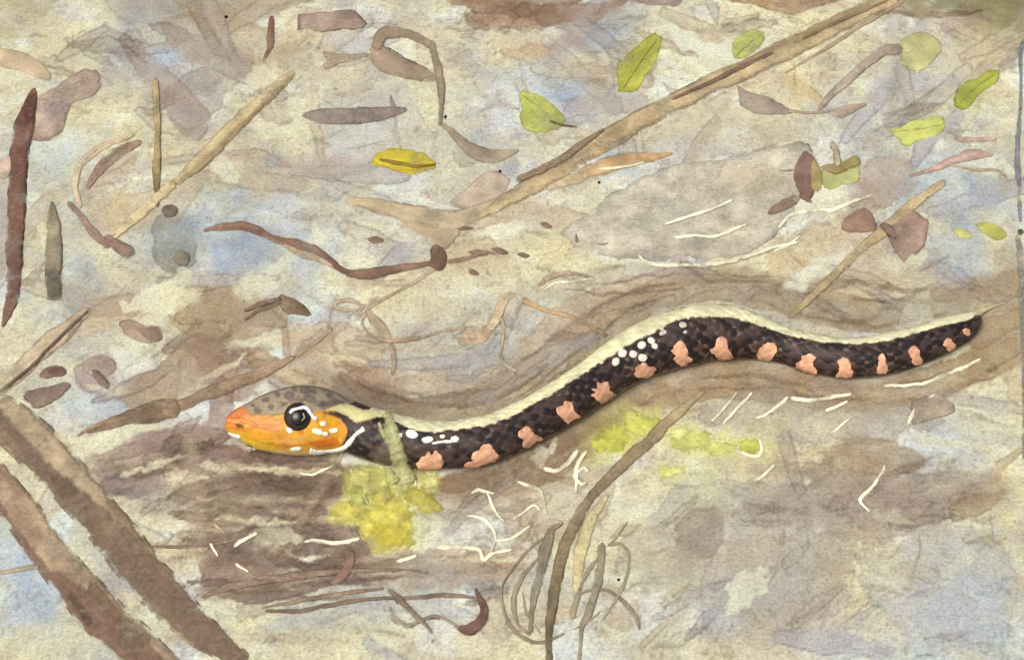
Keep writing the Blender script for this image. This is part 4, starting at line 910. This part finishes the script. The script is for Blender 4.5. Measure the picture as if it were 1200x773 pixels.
ribbon('narrow_leaf', [(972,132),(985,132),(998,127),(1016,122)], [6,14,10,3], (176,156,142), mat='leaf', parent=ct, h=.14)
twig('twig', 'reddish twig with a swollen tip near the right edge', 'twig', [(1065,206),(1090,200),(1118,188),(1142,181),(1164,182)], [4,7,12,14,3], (178,150,142), h=.22)
twig('twig', 'short faint mauve twig above the swollen reddish one', 'twig', [(1116,160),(1130,164),(1168,163)], [7,8,4], (184,160,150), h=.22)
twig('grass_blade', 'thin pale brown blade beneath the swollen reddish twig', 'blade', [(1108,192),(1140,199),(1168,200),(1180,208)], [2,4,3,3], (184,166,140), h=.25)
# --- main branch
mb = root('branch', 800, 120, 'long straight tan branch crossing the top with a dark upper edge', 'branch')
ribbon('wood', [(1052,-4),(1000,20),(940,50),(880,78),(820,106),(760,136),(710,164),(660,194),(622,218),(585,240),(558,256)], [20,22,24,25,25,24,26,26,24,16,8], (184,162,130), parent=mb, wob=.06, side=.05, streak=.14, h=.22,
       ops=[dk([(1010,12),(930,50),(850,84)], (152,128,98), .75, W=8, dry=.2), dk([(900,82),(820,118),(740,156),(660,204)], (160,136,106), .55, W=4, dry=.3), dk([(730,150),(690,178),(650,206)], (158,134,106), .55, W=9, dry=.3), dk([(860,92),(800,122),(750,144)], (200,180,146), .5, W=5, dry=.3)])
ribbon('dark_bark_ridge', [(906,62),(870,78),(830,98),(786,117)], [3,6,5,3], (124,100,86), parent=mb, z0=.0014, h=.2)
ribbon('dark_bark_ridge', [(1042,0),(990,22),(940,46)], [2,5,3], (140,118,92), parent=mb, z0=.0014, h=.2)
twig('dark_twig', 'short dark blunt twig lying along the lower part of the branch', 'twig', [(708,151),(690,164),(664,182),(635,198),(606,211)], [2,8,11,11,8], (138,116,98), h=.3, z0=.0016)
twig('thin_twig', 'thin brown twig running parallel under the upper branch', 'twig', [(1060,2),(1010,30),(960,62),(920,86)], [3,5,4,2], (170,148,124), h=.3)
twig('dry_leaf', 'narrow orange-brown willow-shaped leaf under the branch', 'leaf', [(788,180),(760,184),(730,188),(700,198),(672,210),(640,222)], [3,12,18,18,15,6], (194,160,122), mat='leaf', ends=((190,150,110),(204,178,144)), h=.10)
piece('dry_leaf', 'mauve-grey diamond-shaped leaf below the drooping leaf tip', 'leaf', [(527,236),(545,222),(560,208),(576,199),(590,204),(600,212),(594,224),(576,236),(552,244),(534,243)], (180,162,148), mat='leaf', h=.0018)
twig('dry_leaf', 'long wavy tan leaf lying left of the branch foot', 'leaf', [(405,236),(430,238),(462,246),(500,254),(535,258),(570,244),(602,226)], [6,15,22,24,22,18,10], (188,168,142), mat='leaf', h=.08)
piece('dry_leaf', 'brown leaf fragment under the wavy tan leaf', 'leaf', [(470,258),(505,262),(535,262),(540,274),(524,292),(512,290),(490,272)], (186,166,140), mat='leaf', h=.0012)
# --- long red-brown twig
lt = root('long_twig', 400, 300, 'long sagging red-brown twig with a dark knot, left of centre', 'twig')
ribbon('stem', [(238,270),(262,266),(292,266),(322,280),(352,287),(378,298),(402,318),(430,321),(465,315),(505,308)], [3,9,11,8,13,11,9,12,11,6], (136,106,92), parent=lt, h=.28, streak=.16)
ribbon('split_bark', [(330,284),(352,298),(378,306),(398,316)], [4,8,6,3], (186,160,140), parent=lt, h=.15)
slab('knot', [(504,290),(512,286),(522,294),(524,310),(520,318),(510,318),(501,310),(505,302)], (118,92,80), mat='bark', h=.0035, parent=lt)
ribbon('side_stem', [(522,308),(545,304),(566,296),(582,298)], [6,7,5,2], (156,128,110), parent=lt, h=.28)
flecks = [((548,296),(560,292),(574,299),(562,300),'dark brown fleck of bark just right of the knot'), ((575,292),(585,290),(596,296),(586,299),'second dark fleck of bark along the long twig'),
 ((606,298),(614,296),(622,300),(614,303),'dark fleck of bark at the end of the twig line'), ((694,285),(708,288),(720,282),(708,289),'reddish sliver on the grey soil right of centre'),
 ((673,276),(676,272),(679,284),(674,285),'tiny upright dark grain left of the reddish sliver'), ((548,316),(556,316),(562,322),(552,322),'small dark grain below the twig fork'),
 ((430,280),(442,277),(450,282),(438,286),'brown oval grain above the long twig'), ((532,268),(542,264),(556,268),(540,271),'small brown sliver above the knot'),
 ((609,298),(618,296),(624,302),(612,302),None), ((632,262),(640,260),(648,266),(640,268),'grey-blue grain on the pale soil at centre')]
for f in flecks:
    if f[4] is None: continue
    a_, b_, c_, d_ = [np.array(v_, float) for v_ in f[:4]]
    piece('bark_fleck', f[4], 'bark fleck', [a_, (a_ + b_) / 2 + (0, -1), b_, c_, d_], (128,102,90), 'small dark bark flecks', h=.0010, mat='bark', wob=.7)
# --- pale vine in the middle
vn = root('trailing_vine', 480, 370, 'faint looping vine with small leaves above the neck of the snake', 'vine')
V1 = (182,162,140)
ribbon('stem', [(512,314),(488,330),(462,344),(440,356),(428,366)], [4,5,4,4,3], V1, parent=vn, h=.25)
ribbon('tendril', [(428,362),(412,352),(396,354),(394,360),(410,364),(426,362)], [3,6,5,4,4,3], (190,168,144), parent=vn, h=.2)
ribbon('leaf', [(430,364),(440,376),(450,388),(458,400)], [6,14,15,5], (188,164,140), mat='leaf', parent=vn, h=.1)
ribbon('stem', [(430,366),(424,380),(436,394),(458,400),(490,396),(520,388),(548,384)], [3,3,3,5,5,4,3], (172,150,128), parent=vn, h=.25)
slab('leaf', [(536,398),(545,388),(560,386),(572,380),(578,388),(572,398),(556,404),(542,406)], (190,164,140), mat='leaf', h=.0012, parent=vn)
ribbon('stem', [(572,388),(582,372),(592,352),(604,344)], [10,13,11,7], (196,174,148), parent=vn, h=.12)
ribbon('stem', [(458,402),(462,420),(460,440)], [6,7,4], (186,162,138), parent=vn, h=.2)
ribbon('stem', [(574,368),(590,380),(588,420),(606,436)], [5,5,5,6], (180,160,136), parent=vn, h=.2)
twig('twig', 'arched brown twig left of the broad grey rock', 'twig', [(630,336),(642,326),(664,320),(690,324)], [4,8,6,3], (172,148,132), h=.25)
twig('twig', 'thin orange-brown twig reaching toward the snake back', 'twig', [(612,350),(640,364),(665,370),(690,382),(712,394)], [10,5,5,7,4], (180,152,118), h=.22)
# --- flat grey rock behind
rk = piece('flat_rock', 'broad flat grey rock behind the middle of the snake', 'rock', [(655,272),(690,250),(708,232),(745,212),(772,200),(810,190),(850,184),(900,174),(938,166),(952,176),(944,210),(930,250),(900,285),(860,302),(800,306),(752,306),(705,300),(670,292)], (198,188,174), mat='stone', h=.0009, edge=.07, rimsoft=.25, sheer=.10, p=10, wob=3, smooth=1, crown=.5, var=.14,
  ops=[dk([(700,250),(760,225),(830,240),(800,270),(720,275)], (186,178,168), .5, soft=8, wob=6), dk([(720,300),(800,296),(880,280)], (186,172,154), .5, W=14, soft=4), dk([(720,306),(750,300),(790,308)], (164,154,150), .6, W=12, soft=4), dk([(840,200),(900,190),(920,220),(860,230)], (196,180,156), .6, soft=8)])
# --- left middle rubble
sk = root('split_stick', 50, 412, 'pale tan stick with a dark split edge at the left', 'stick')
ribbon('wood', [(106,362),(76,386),(40,418),(-6,462)], [12,21,22,20], (196,174,150), parent=sk, h=.18)
ribbon('dark_edge', [(104,364),(82,384),(58,408),(34,432),(-4,462)], [3,4,5,4,4], (116,98,88), parent=sk, h=.4, z0=.0010)
piece('pebble', 'dark red-brown pebble left of the mauve rubble', 'pebble', [(46,440),(52,432),(64,428),(77,431),(78,438),(70,442),(54,444)], (134,104,98), h=.0032, inner=(118,88,84), edge=.25)
piece('stone', 'dark grey-brown flat stone under the dark red pebble', 'stone', [(27,460),(42,456),(62,452),(80,447),(84,453),(74,464),(58,474),(42,478),(32,472)], (144,122,112), h=.0030, edge=.25)
piece('stone', 'mauve-brown stone with a darker right half near the bent twig', 'stone', [(140,378),(152,374),(170,381),(188,383),(191,398),(180,402),(160,400),(146,392)], (170,146,130), h=.0022, edge=.2, ops=[dk([(160,384),(186,384),(190,400),(172,400)], (144,120,108), .8)])
piece('stone', 'small dark leaning stone amid the mauve rubble', 'stone', [(105,432),(114,432),(122,440),(129,450),(124,456),(114,448)], (136,114,104), h=.0028)
piece('stone', 'pale mauve stone behind the small dark leaning one', 'stone', [(96,430),(104,420),(118,416),(132,420),(136,432),(126,440),(104,440)], (178,158,146), h=.0022)
dt = root('dark_twig', 325, 362, 'dark brown folded twig lying above the snake head', 'twig')
ribbon('stem', [(286,376),(300,366),(316,360),(332,352)], [3,5,7,8], (124,102,84), parent=dt, h=.3)
ribbon('stem', [(286,364),(306,356),(330,350)], [3,6,5], (128,106,90), parent=dt, h=.3, z0=.0006)
slab('bark_flap', [(328,346),(336,346),(350,352),(362,364),(364,370),(348,369),(334,368),(326,358)], (126,106,86), mat='bark', h=.002, parent=dt)
dbr = root('dark_stick', 190, 490, 'dark brown stick pointing to the snake face from the left', 'stick')
ribbon('wood', [(212,478),(185,480),(155,488),(128,497),(100,506)], [20,26,18,13,4], (142,118,98), parent=dbr, wob=.12, streak=.18, h=.2)
ribbon('splinter', [(150,492),(125,494),(102,504),(90,512)], [6,5,5,2], (164,140,118), parent=dbr)
ribbon('wood', [(205,478),(235,466),(262,454),(290,444),(320,430),(346,418)], [12,16,17,16,12,5], (160,134,112), parent=dbr, wob=.12, h=.2)
ribbon('wood', [(346,418),(372,400),(390,385)], [6,5,3], (172,148,124), parent=dbr)
# --- two broad dark sticks, lower left
b1 = root('broad_stick', 150, 620, 'upper one of the two broad brown sticks at lower left', 'stick')
ribbon('wood', [(-8,476),(30,510),(72,554),(112,600),(152,650),(192,696),(232,736),(288,778)], [46,58,56,54,54,52,42,22], (182,160,134), parent=b1, h=.08, wob=.04, across=23, streak=.14, edge=.2,
   ops=[dk([(-8,484),(24,524),(60,566),(92,590),(122,620),(160,664),(205,706),(250,748),(290,782)], (126,105,90), 1.0, W=[14,22,30,28,38,46,48,42,16], soft=2.0, dry=.2, var=.3, wob=4), dk([(-8,478),(20,512),(52,552)], (122,102,88), .7, W=12, soft=2, wob=3), dk([(56,556),(84,560),(94,580),(72,584)], (112,92,80), .85, soft=2), dk([(130,590),(160,630),(176,660)], (128,106,90), .7, W=12, soft=3)])
b2 = root('broad_stick', 80, 680, 'lower one of the two broad brown sticks, cut by the bottom left corner', 'stick')
ribbon('wood', [(-14,552),(20,594),(52,638),(86,682),(120,720),(156,754),(200,792)], [40,46,46,50,54,54,44], (168,142,120), parent=b2, h=.08, wob=.04, across=23, streak=.14, edge=.2,
   ops=[dk([(-14,580),(10,618),(44,660),(70,690)], (128,104,90), .9, W=[10,16,14,8], soft=2, dry=.2, wob=3), dk([(64,684),(100,716),(140,752),(180,796)], (128,102,88), 1.0, W=[30,46,52,50], soft=2, dry=.2, var=.3, wob=4), dk([(84,700),(98,718),(104,730)], (100,80,70), .85, W=9), dk([(110,690),(140,724),(170,750)], (126,102,86), .8, W=14, dry=.4)])
twig('twig', 'thin pale brown twig meeting the lower broad stick at the left', 'twig', [(-6,672),(20,668),(52,661)], [5,6,8], (180,160,140), h=.22)
# --- bottom centre
twig('tall_grass_stalk', 'tall dark olive-brown stem rising from the bottom edge to the snake', 'stem', [(644,785),(644,740),(648,700),(658,655),(672,618),(692,584),(722,552),(756,522),(790,488),(826,458)], [9,10,14,15,15,13,15,17,14,4], (138,120,96), ends=((118,102,80),(170,150,120)), h=.25, wob=.10)
twig('tall_grass_stalk', 'faint pale tan stem just right of the dark olive-brown one', 'stem', [(676,700),(680,650),(690,615),(712,580)], [10,16,16,6], (210,194,152), h=.12)
lg = root('looped_grass', 618, 690, 'grey-olive loops of grass left of the tall dark stem', 'grass')
GL = (150,136,118)
ribbon('blade', [(660,612),(646,622),(640,640),(634,664),(628,690),(624,715),(622,742)], [3,9,16,13,10,8,5], GL, parent=lg, h=.22)
ribbon('blade', [(640,628),(618,646),(600,668),(588,690),(592,720),(606,742),(632,753),(662,742)], [3,4,3,3,4,5,5,3], GL, parent=lg, h=.3)
ribbon('blade', [(632,652),(612,676),(602,702),(606,730),(622,744)], [3,6,6,4,3], (160,146,126), parent=lg, h=.3)
ribbon('blade', [(612,694),(618,722),(634,742)], [2,3,2], (160,146,126), parent=lg, h=.3)
rg = root('arching_grass', 712, 690, 'grey-olive arching grass blades right of the tall dark stem', 'grass')
ribbon('blade', [(706,636),(704,662),(698,690),(690,718),(682,736),(678,785)], [10,12,11,10,6,4], GL, parent=rg, h=.22)
ribbon('blade', [(712,638),(728,638),(737,652),(734,676),(722,702),(705,728)], [3,4,4,4,4,2], (158,144,124), parent=rg, h=.3)
ribbon('blade', [(672,700),(690,692),(712,692),(732,706),(746,724),(750,738)], [3,4,4,6,6,3], (146,130,114), parent=rg, h=.3)
ribbon('blade', [(704,650),(690,668),(680,688),(672,716),(670,728)], [3,6,5,8,4], (164,150,128), parent=rg, h=.22)
ribbon('blade', [(735,612),(722,630),(712,640)], [2,3,2], (156,142,120), parent=rg, h=.3)
ribbon('blade', [(672,738),(690,728),(704,716)], [2,3,2], (164,150,128), parent=rg, h=.3)
ht = root('hooked_twig', 500, 705, 'twisted dark twig ending in a thick red-brown hook', 'twig')
ribbon('stem', [(310,716),(350,716),(380,710),(430,702),(480,700),(520,697),(556,700)], [4,6,6,4,5,6,3], (130,112,98), parent=ht, h=.3)
ribbon('stem', [(308,712),(350,704),(410,694),(450,690)], [3,5,5,3], (146,128,110), parent=ht, h=.3)
ribbon('stem', [(455,690),(470,704),(486,720),(500,734),(506,742)], [5,9,8,4,2], (140,120,106), parent=ht, h=.3, z0=.001)
ribbon('stem', [(455,710),(462,724),(478,732),(494,726),(512,722),(534,732)], [4,6,5,4,4,5], (150,132,118), parent=ht, h=.3, z0=.001)
ribbon('hook', [(557,689),(562,700),(568,714),(562,730),(548,738),(532,734)], [3,8,12,17,14,4], (122,90,82), parent=ht, h=.28)
twig('twig', 'small dark red upright flake above the twisted twig', 'twig', [(413,644),(410,660),(400,674),(388,686)], [5,12,11,4], (136,108,98), h=.22)
for pts, W_, lb in [([(300,678),(350,674),(400,670),(470,668),(502,671)], [5,9,6,4,2], 'long straight dark grass line above the twisted twig'),
                    ([(236,700),(270,688),(320,680),(360,678)], [5,9,7,3], 'dark grass line running left into the rubble'),
                    ([(160,640),(230,640),(300,628)], [2,4,2], 'thin dark grass line left of the pale zigzag roots')]:
    twig('grass_blade', lb, 'blade', pts, W_, (146,124,108), 'dark flattened grass lines', h=.22)
# --- stone right of the tail
piece('stone', 'five-sided mauve-brown stone right of the tail below the snake', 'stone', [(1068,470),(1080,464),(1104,460),(1118,474),(1119,482),(1104,489),(1086,494),(1068,500),(1064,486)], (164,148,134), h=.0026, smooth=0, wob=1.2)
twig('blue_paper_edge', 'thin slate-blue paper border along the right edge', 'stem', [(1200,46),(1196,60),(1196,120),(1193,170),(1194,215),(1196,262)], [3,6,5,7,8,4], (132,136,148), sheer=.35, h=.15)  # edge of the paper sheet, modelled like a stem
twig('dark_paper_edge', 'dark slate paper border below the slate-blue one on the right edge', 'stem', [(1191,276),(1196,300),(1198,330),(1196,352),(1199,420),(1199,560)], [6,11,11,8,5,4], (144,140,136), sheer=.4, h=.15)  # dark marks of the paper border, modelled like a stem
piece('leaf_scrap', 'tiny dark green scrap between the two slate borders', 'leaf', ellipse(1196,272,3.5,3.5), (92,104,58), mat='leaf', h=.0014)

# --- seedling under the snake: leaves on the ground and one stem leaning across the neck
bvh_body = BVHTree.FromPolygons([tuple(x) for x in SV], F)
sp_ = root('yellow_green_seedling', 455, 600, 'yellow-green seedling with broad leaves leaning across the neck of the snake', 'plant')
def sp(poly, c, **k):
    k['h'] = k.get('h', .002) * .6; k['z0'] = k.get('z0', 0) * .55
    return slab('leaf', poly, tuple(int(v_ * .55 + w_ * .45) if i_ < 2 else v_ + 12 for i_, (v_, w_) in enumerate(zip(c, (212, 204, 120)))), mat='leaf', parent=sp_, wob=5, var=.26, edge=.06, crown=.3, sheer=.26, rimsoft=2.6, **k)
sp([(378,604),(388,593),(404,586),(424,590),(436,600),(430,614),(412,615),(392,612)], (212,196,92), h=.0018)
sp([(428,582),(446,572),(462,572),(478,584),(488,600),(494,620),(488,636),(470,648),(452,653),(436,646),(424,632),(420,612)], (216,200,88), h=.0024, ops=[dk([(440,612),(484,620),(484,640),(454,650),(430,634)], (206,186,66), .7, soft=3, wob=4)])
sp([(404,548),(420,545),(440,548),(460,556),(462,570),(448,578),(430,580),(424,594),(410,578)], (192,188,110), h=.0022, z0=.0012)
sp([(409,566),(418,562),(427,572),(430,588),(424,597),(412,592),(407,580)], (172,172,98), h=.0026, z0=.0016)
sp([(462,548),(474,540),(484,548),(487,566),(480,576),(466,574)], (188,190,118), h=.0024, z0=.0016)
sp([(470,572),(486,568),(500,574),(516,584),(518,594),(510,602),(494,598),(480,588)], (198,182,72), h=.0026, z0=.0012)
sp([(494,552),(504,556),(514,552),(514,566),(512,577),(502,578),(493,566)], (200,196,124), h=.0018)
sp([(446,572),(454,570),(462,580),(456,590),(444,588)], (208,200,110), h=.0034, z0=.0016)
def over(px, py, lift=.0022):
    h_ = cast(px, py)
    g_ = unproject([px], [py], .002)[0]
    if h_[0] is None: return Vector(g_)
    return h_[0] + (Vector(cam_pos) - h_[0]).normalized() * lift
def over_ribbon(name, pts, widths, color, parent):
    qq = catmull([(p[0], p[1], w_) for p, w_ in zip(pts, widths)], 10); m = len(qq)
    T = np.gradient(qq[:, :2], axis=0); T /= np.linalg.norm(T, axis=1)[:, None] + 1e-9; Nn = np.stack([-T[:, 1], T[:, 0]], 1)
    ctr = np.array([tuple(over(*qq[i, :2])) for i in range(m)])
    zs_ = np.array([np.linalg.norm(c_ - cam_pos) for c_ in ctr])
    zs_ = np.minimum(zs_, np.convolve(np.pad(zs_, 6, mode='edge'), np.ones(13) / 13, 'valid'))
    Vv = []; Cc = []
    for i in range(m):
        for k, u in enumerate((-1, -.6, 0, .6, 1, .5, -.5)):
            wv = qq[i, 2] * (1 + .3 * (vnoise(np.array([i * .3]), np.array([u * 2.]), 9)[0] - .5))
            p_ = qq[i, :2] + Nn[i] * u * wv / 2
            d = ax_f + ((p_[0] - 600) / FPX) * ax_r + ((386.5 - p_[1]) / FPX) * ax_u; d = d / np.linalg.norm(d)
            off = [0, -.0006, -.0009, -.0006, 0, .0010, .0010][k]
            Vv.append(cam_pos + d * (zs_[i] + off)); Cc.append(rgb(color) * (1 - (.14 if abs(u) == 1 else 0) + .06 * (vnoise(np.array([i * .5]), np.array([u]), 3)[0] - .5)))
    Ff = [(i * 7 + k, (i + 1) * 7 + k, (i + 1) * 7 + (k + 1) % 7, i * 7 + (k + 1) % 7) for i in range(m - 1) for k in range(7)]
    Ff += [tuple(range(7)), tuple(reversed(range((m - 1) * 7, m * 7)))]
    cvr = np.tile([.1, .5, .66, .5, .1, .0, .0], m) * np.repeat(1 - .6 * sstep(m * .8, m, np.arange(m)), 7)
    o = make_mesh(name, Vv, Ff, np.array(Cc), 'leaf', parent, cover=cvr); face_out(o); return o
over_ribbon('stem', [(476,566),(470,544),(464,524),(459,506),(456,492)], [28,25,22,24,15], (200,198,146), sp_)
over_ribbon('leaf', [(452,512),(447,503),(444,494)], [8,8,4], (192,186,140), sp_)
over_ribbon('leaf', [(457,498),(455,489),(455,480)], [10,13,9], (200,188,134), sp_)
over_ribbon('stem', [(462,566),(454,552),(444,546)], [18,12,6], (192,190,128), sp_)
# --- mossy patches right of it
def moss(label, blobs, kindc='moss'):
    r_ = root('moss_patch', np.mean([b[0] for b in blobs]), np.mean([b[1] for b in blobs]), label, kindc, 'yellow-green moss by the snake')
    for x, y, a, b, c in blobs: slab('moss_clump', ellipse(x, y, a, b, random.uniform(-20, 10), 9), c, mat='leaf', parent=r_, h=.0008, wob=6, rimsoft=3, sheer=.08, edge=.03, crown=1.2, var=.16)
    return r_
moss('yellow-green moss patch crossed by the tall stem below the snake', [(720,513,24,17,(196,196,92)), (750,498,26,15,(204,204,104)), (704,522,11,10,(190,188,88)), (738,488,16,8,(200,198,120))])
moss('pale yellow moss patch right of the tall stem', [(812,517,28,15,(210,208,124)), (844,525,20,9,(206,204,124)), (794,508,18,9,(212,210,138))])
moss('small green moss dot right of the pale moss patch', [(880,524,15,11,(188,188,92))])
moss('faint green moss dot beneath the pale moss patch', [(786,552,17,9,(208,206,130))])

# --- bleached straws, roots and scratches standing out pale
pale = (240,234,210)
ROOTS = [
 ('zigzag_root', 'longest white zigzag root below the snake, under the moss', [(511,641),(538,641),(561,643),(567,655),(580,648),(600,644)], 4.5),
 ('zigzag_root', 'white root rising steeply to meet the longest zigzag', [(547,604),(566,608),(578,622),(580,634),(574,650)], 3.6),
 ('zigzag_root', 'white root forming a wavy step left of the looped grass', [(579,634),(600,630),(612,622),(622,616)], 3.4),
 ('zigzag_root', 'white stepped root below the forked straw', [(606,564),(622,570),(634,575),(637,592),(642,604),(668,609)], 4.2),
 ('zigzag_root', 'white root touching the left of the stepped one', [(600,610),(614,600),(626,592),(634,600)], 3.2),
 ('forked_straw', 'bowed white straw right below the fifth salmon blotch', [(636,549),(652,551),(664,544),(674,532),(678,526)], 4.8),
 ('forked_straw', 'upright white straw beside the bowed one', [(688,527),(680,540),(676,552),(675,578)], 5.0),
 ('forked_straw', 'small white barb on the upright straw', [(676,556),(684,548),(690,553)], 4.0),
 ('forked_straw', 'short white straw lying flat across the upright one', [(671,555),(680,566),(688,565)], 3.0),
 ('white_straw', 'white straw bar left of the seedling foot', [(356,635),(372,633),(395,636),(422,631)], 5.0),
 ('white_straw', 'short cream straw right below the seedling', [(464,659),(474,656),(489,650)], 5.0),
 ('white_straw', 'thin cream thread curling beside the left seedling leaf', [(410,548),(416,562),(426,578),(431,590)], 3.4),
 ('white_straw', 'thin upright cream thread right of the seedling stem', [(485,543),(487,556),(487,572)], 3.0),
 ('white_straw', 'thin upright cream thread at the right seedling leaf', [(571,576),(576,590),(584,604),(592,612)], 3.0),
 ('white_straw', 'cream root running along below the salmon blotches', [(552,578),(562,574),(580,578)], 3.6),
 ('white_straw', 'left of two parallel white straws under the snake', [(864,459),(850,476),(834,494)], 4.0),
 ('white_straw', 'right of two parallel white straws under the snake', [(882,459),(866,476),(847,497)], 4.2),
 ('white_straw', 'small bent white straw right of the parallel pair', [(885,490),(900,484),(918,470),(924,464)], 4.2),
 ('white_straw', 'white straw bar under the right part of the snake', [(926,466),(950,468),(975,465),(998,462)], 4.6),
 ('white_straw', 'short slanting white straw below the white straw bar', [(967,481),(980,476),(994,470)], 4.2),
 ('white_straw', 'cream straw slanting beside the five-sided stone', [(1064,498),(1070,484),(1082,472),(1096,462)], 3.8),
 ('white_straw', 'cream sliver left of the short slanting straw', [(974,508),(986,498),(998,488)], 3.4),
 ('white_straw', 'white bent straw across the dark mauve stain at lower right', [(1038,543),(1032,556),(1020,572),(1008,586),(1020,600)], 4.0),
 ('white_straw', 'short white straw between the moss dot and the mauve stain', [(884,564),(896,556),(908,544)], 4.4),
 ('white_straw', 'cream bent straw by the green moss dot', [(860,526),(874,532),(888,534),(892,524),(890,514)], 3.6),
 ('white_straw', 'white crossed straw in the dark rubble left of the twisted twig, upper', [(250,613),(264,624)], 5.0),
 ('white_straw', 'white crossed straw in the dark rubble, short middle one', [(246,636),(256,652)], 5.5),
 ('white_straw', 'white crossed straw in the dark rubble, lower right', [(276,660),(292,670)], 4.6),
 ('white_straw', 'white slanting straw in the dark rubble, right side', [(274,640),(290,630),(302,624)], 5.0),
 ('white_straw', 'white straw line leading right from the jaw base', [(350,554),(366,556),(384,548),(392,544)], 2.8),
 ('white_straw', 'long thin straw under the tail, following the dark band', [(1036,452),(1076,450),(1116,436),(1150,420)], 4.4),
 ('white_scratch', 'short white scratch high on the grey rock', [(779,263),(800,256),(830,246),(859,234)], 3.6),
 ('white_scratch', 'longest white curved scratch along the foot of the grey rock', [(748,299),(760,308),(784,311),(832,310),(870,302),(905,290),(935,284)], 4.4),
 ('white_scratch', 'white bent scratch in the middle of the grey rock', [(791,279),(812,276),(838,277),(860,268),(876,262)], 3.6),
 ('white_scratch', 'pale wavy scratch right of the dark red leaf tail', [(912,268),(926,252),(950,246),(976,246),(1000,236),(1024,228)], 4.0),
 ('white_scratch', 'short pale scratch left of the tan slanting stick', [(906,294),(922,288),(938,276)], 3.2),
 ('white_scratch', 'short pale line right of the arched brown twig', [(636,342),(650,332),(672,330),(700,326)], 3.0),
 ('white_scratch', 'pale line under the broad branch by the willow leaf', [(700,198),(730,196),(756,190)], 3.0),
]
for nm, lb, pts, w_ in ROOTS:
    zz = .0011 if nm == 'white_scratch' and 'grey rock' in lb else .0004
    twig(nm, lb, 'straw' if 'scratch' not in nm else 'root', pts, [w_ * .8] + [w_ * 1.08] * (len(pts) - 2) + [w_ * .6], pale, {'zigzag_root': 'white roots in the grass', 'forked_straw': 'white straws by the stem', 'white_straw': 'bleached straws round the snake', 'white_scratch': 'pale rootlets on the rock'}[nm], mat='straw', h=.06, hmin=.00018, floor=.00022, z0=zz, edge=.04, streak=.03, wob=.22, step=1.5)
# rename the rootlets after what they are
for o in list(col.objects):
    if o.name.startswith('white_scratch'): o.name = 'pale_rootlet'
    if 'scratch' in str(o.get('label', '')): o['label'] = o['label'].replace('scratch', 'rootlet')
sp2 = [(522,137,'round black speck by the drooping stem'), (586,201,'round black speck above the diamond leaf'), (702,214,'round black speck under the willow leaf'), (265,20,'tiny black speck near the top left'), (725,679,'black speck beside the arching grass')]
for x, y, lb in sp2:
    piece('black_seed', lb, 'seed', ellipse(x, y, 2.1, 2.0, 0, 8), (22,20,20), 'tiny black seeds', h=.0008, wob=.3, smooth=0)
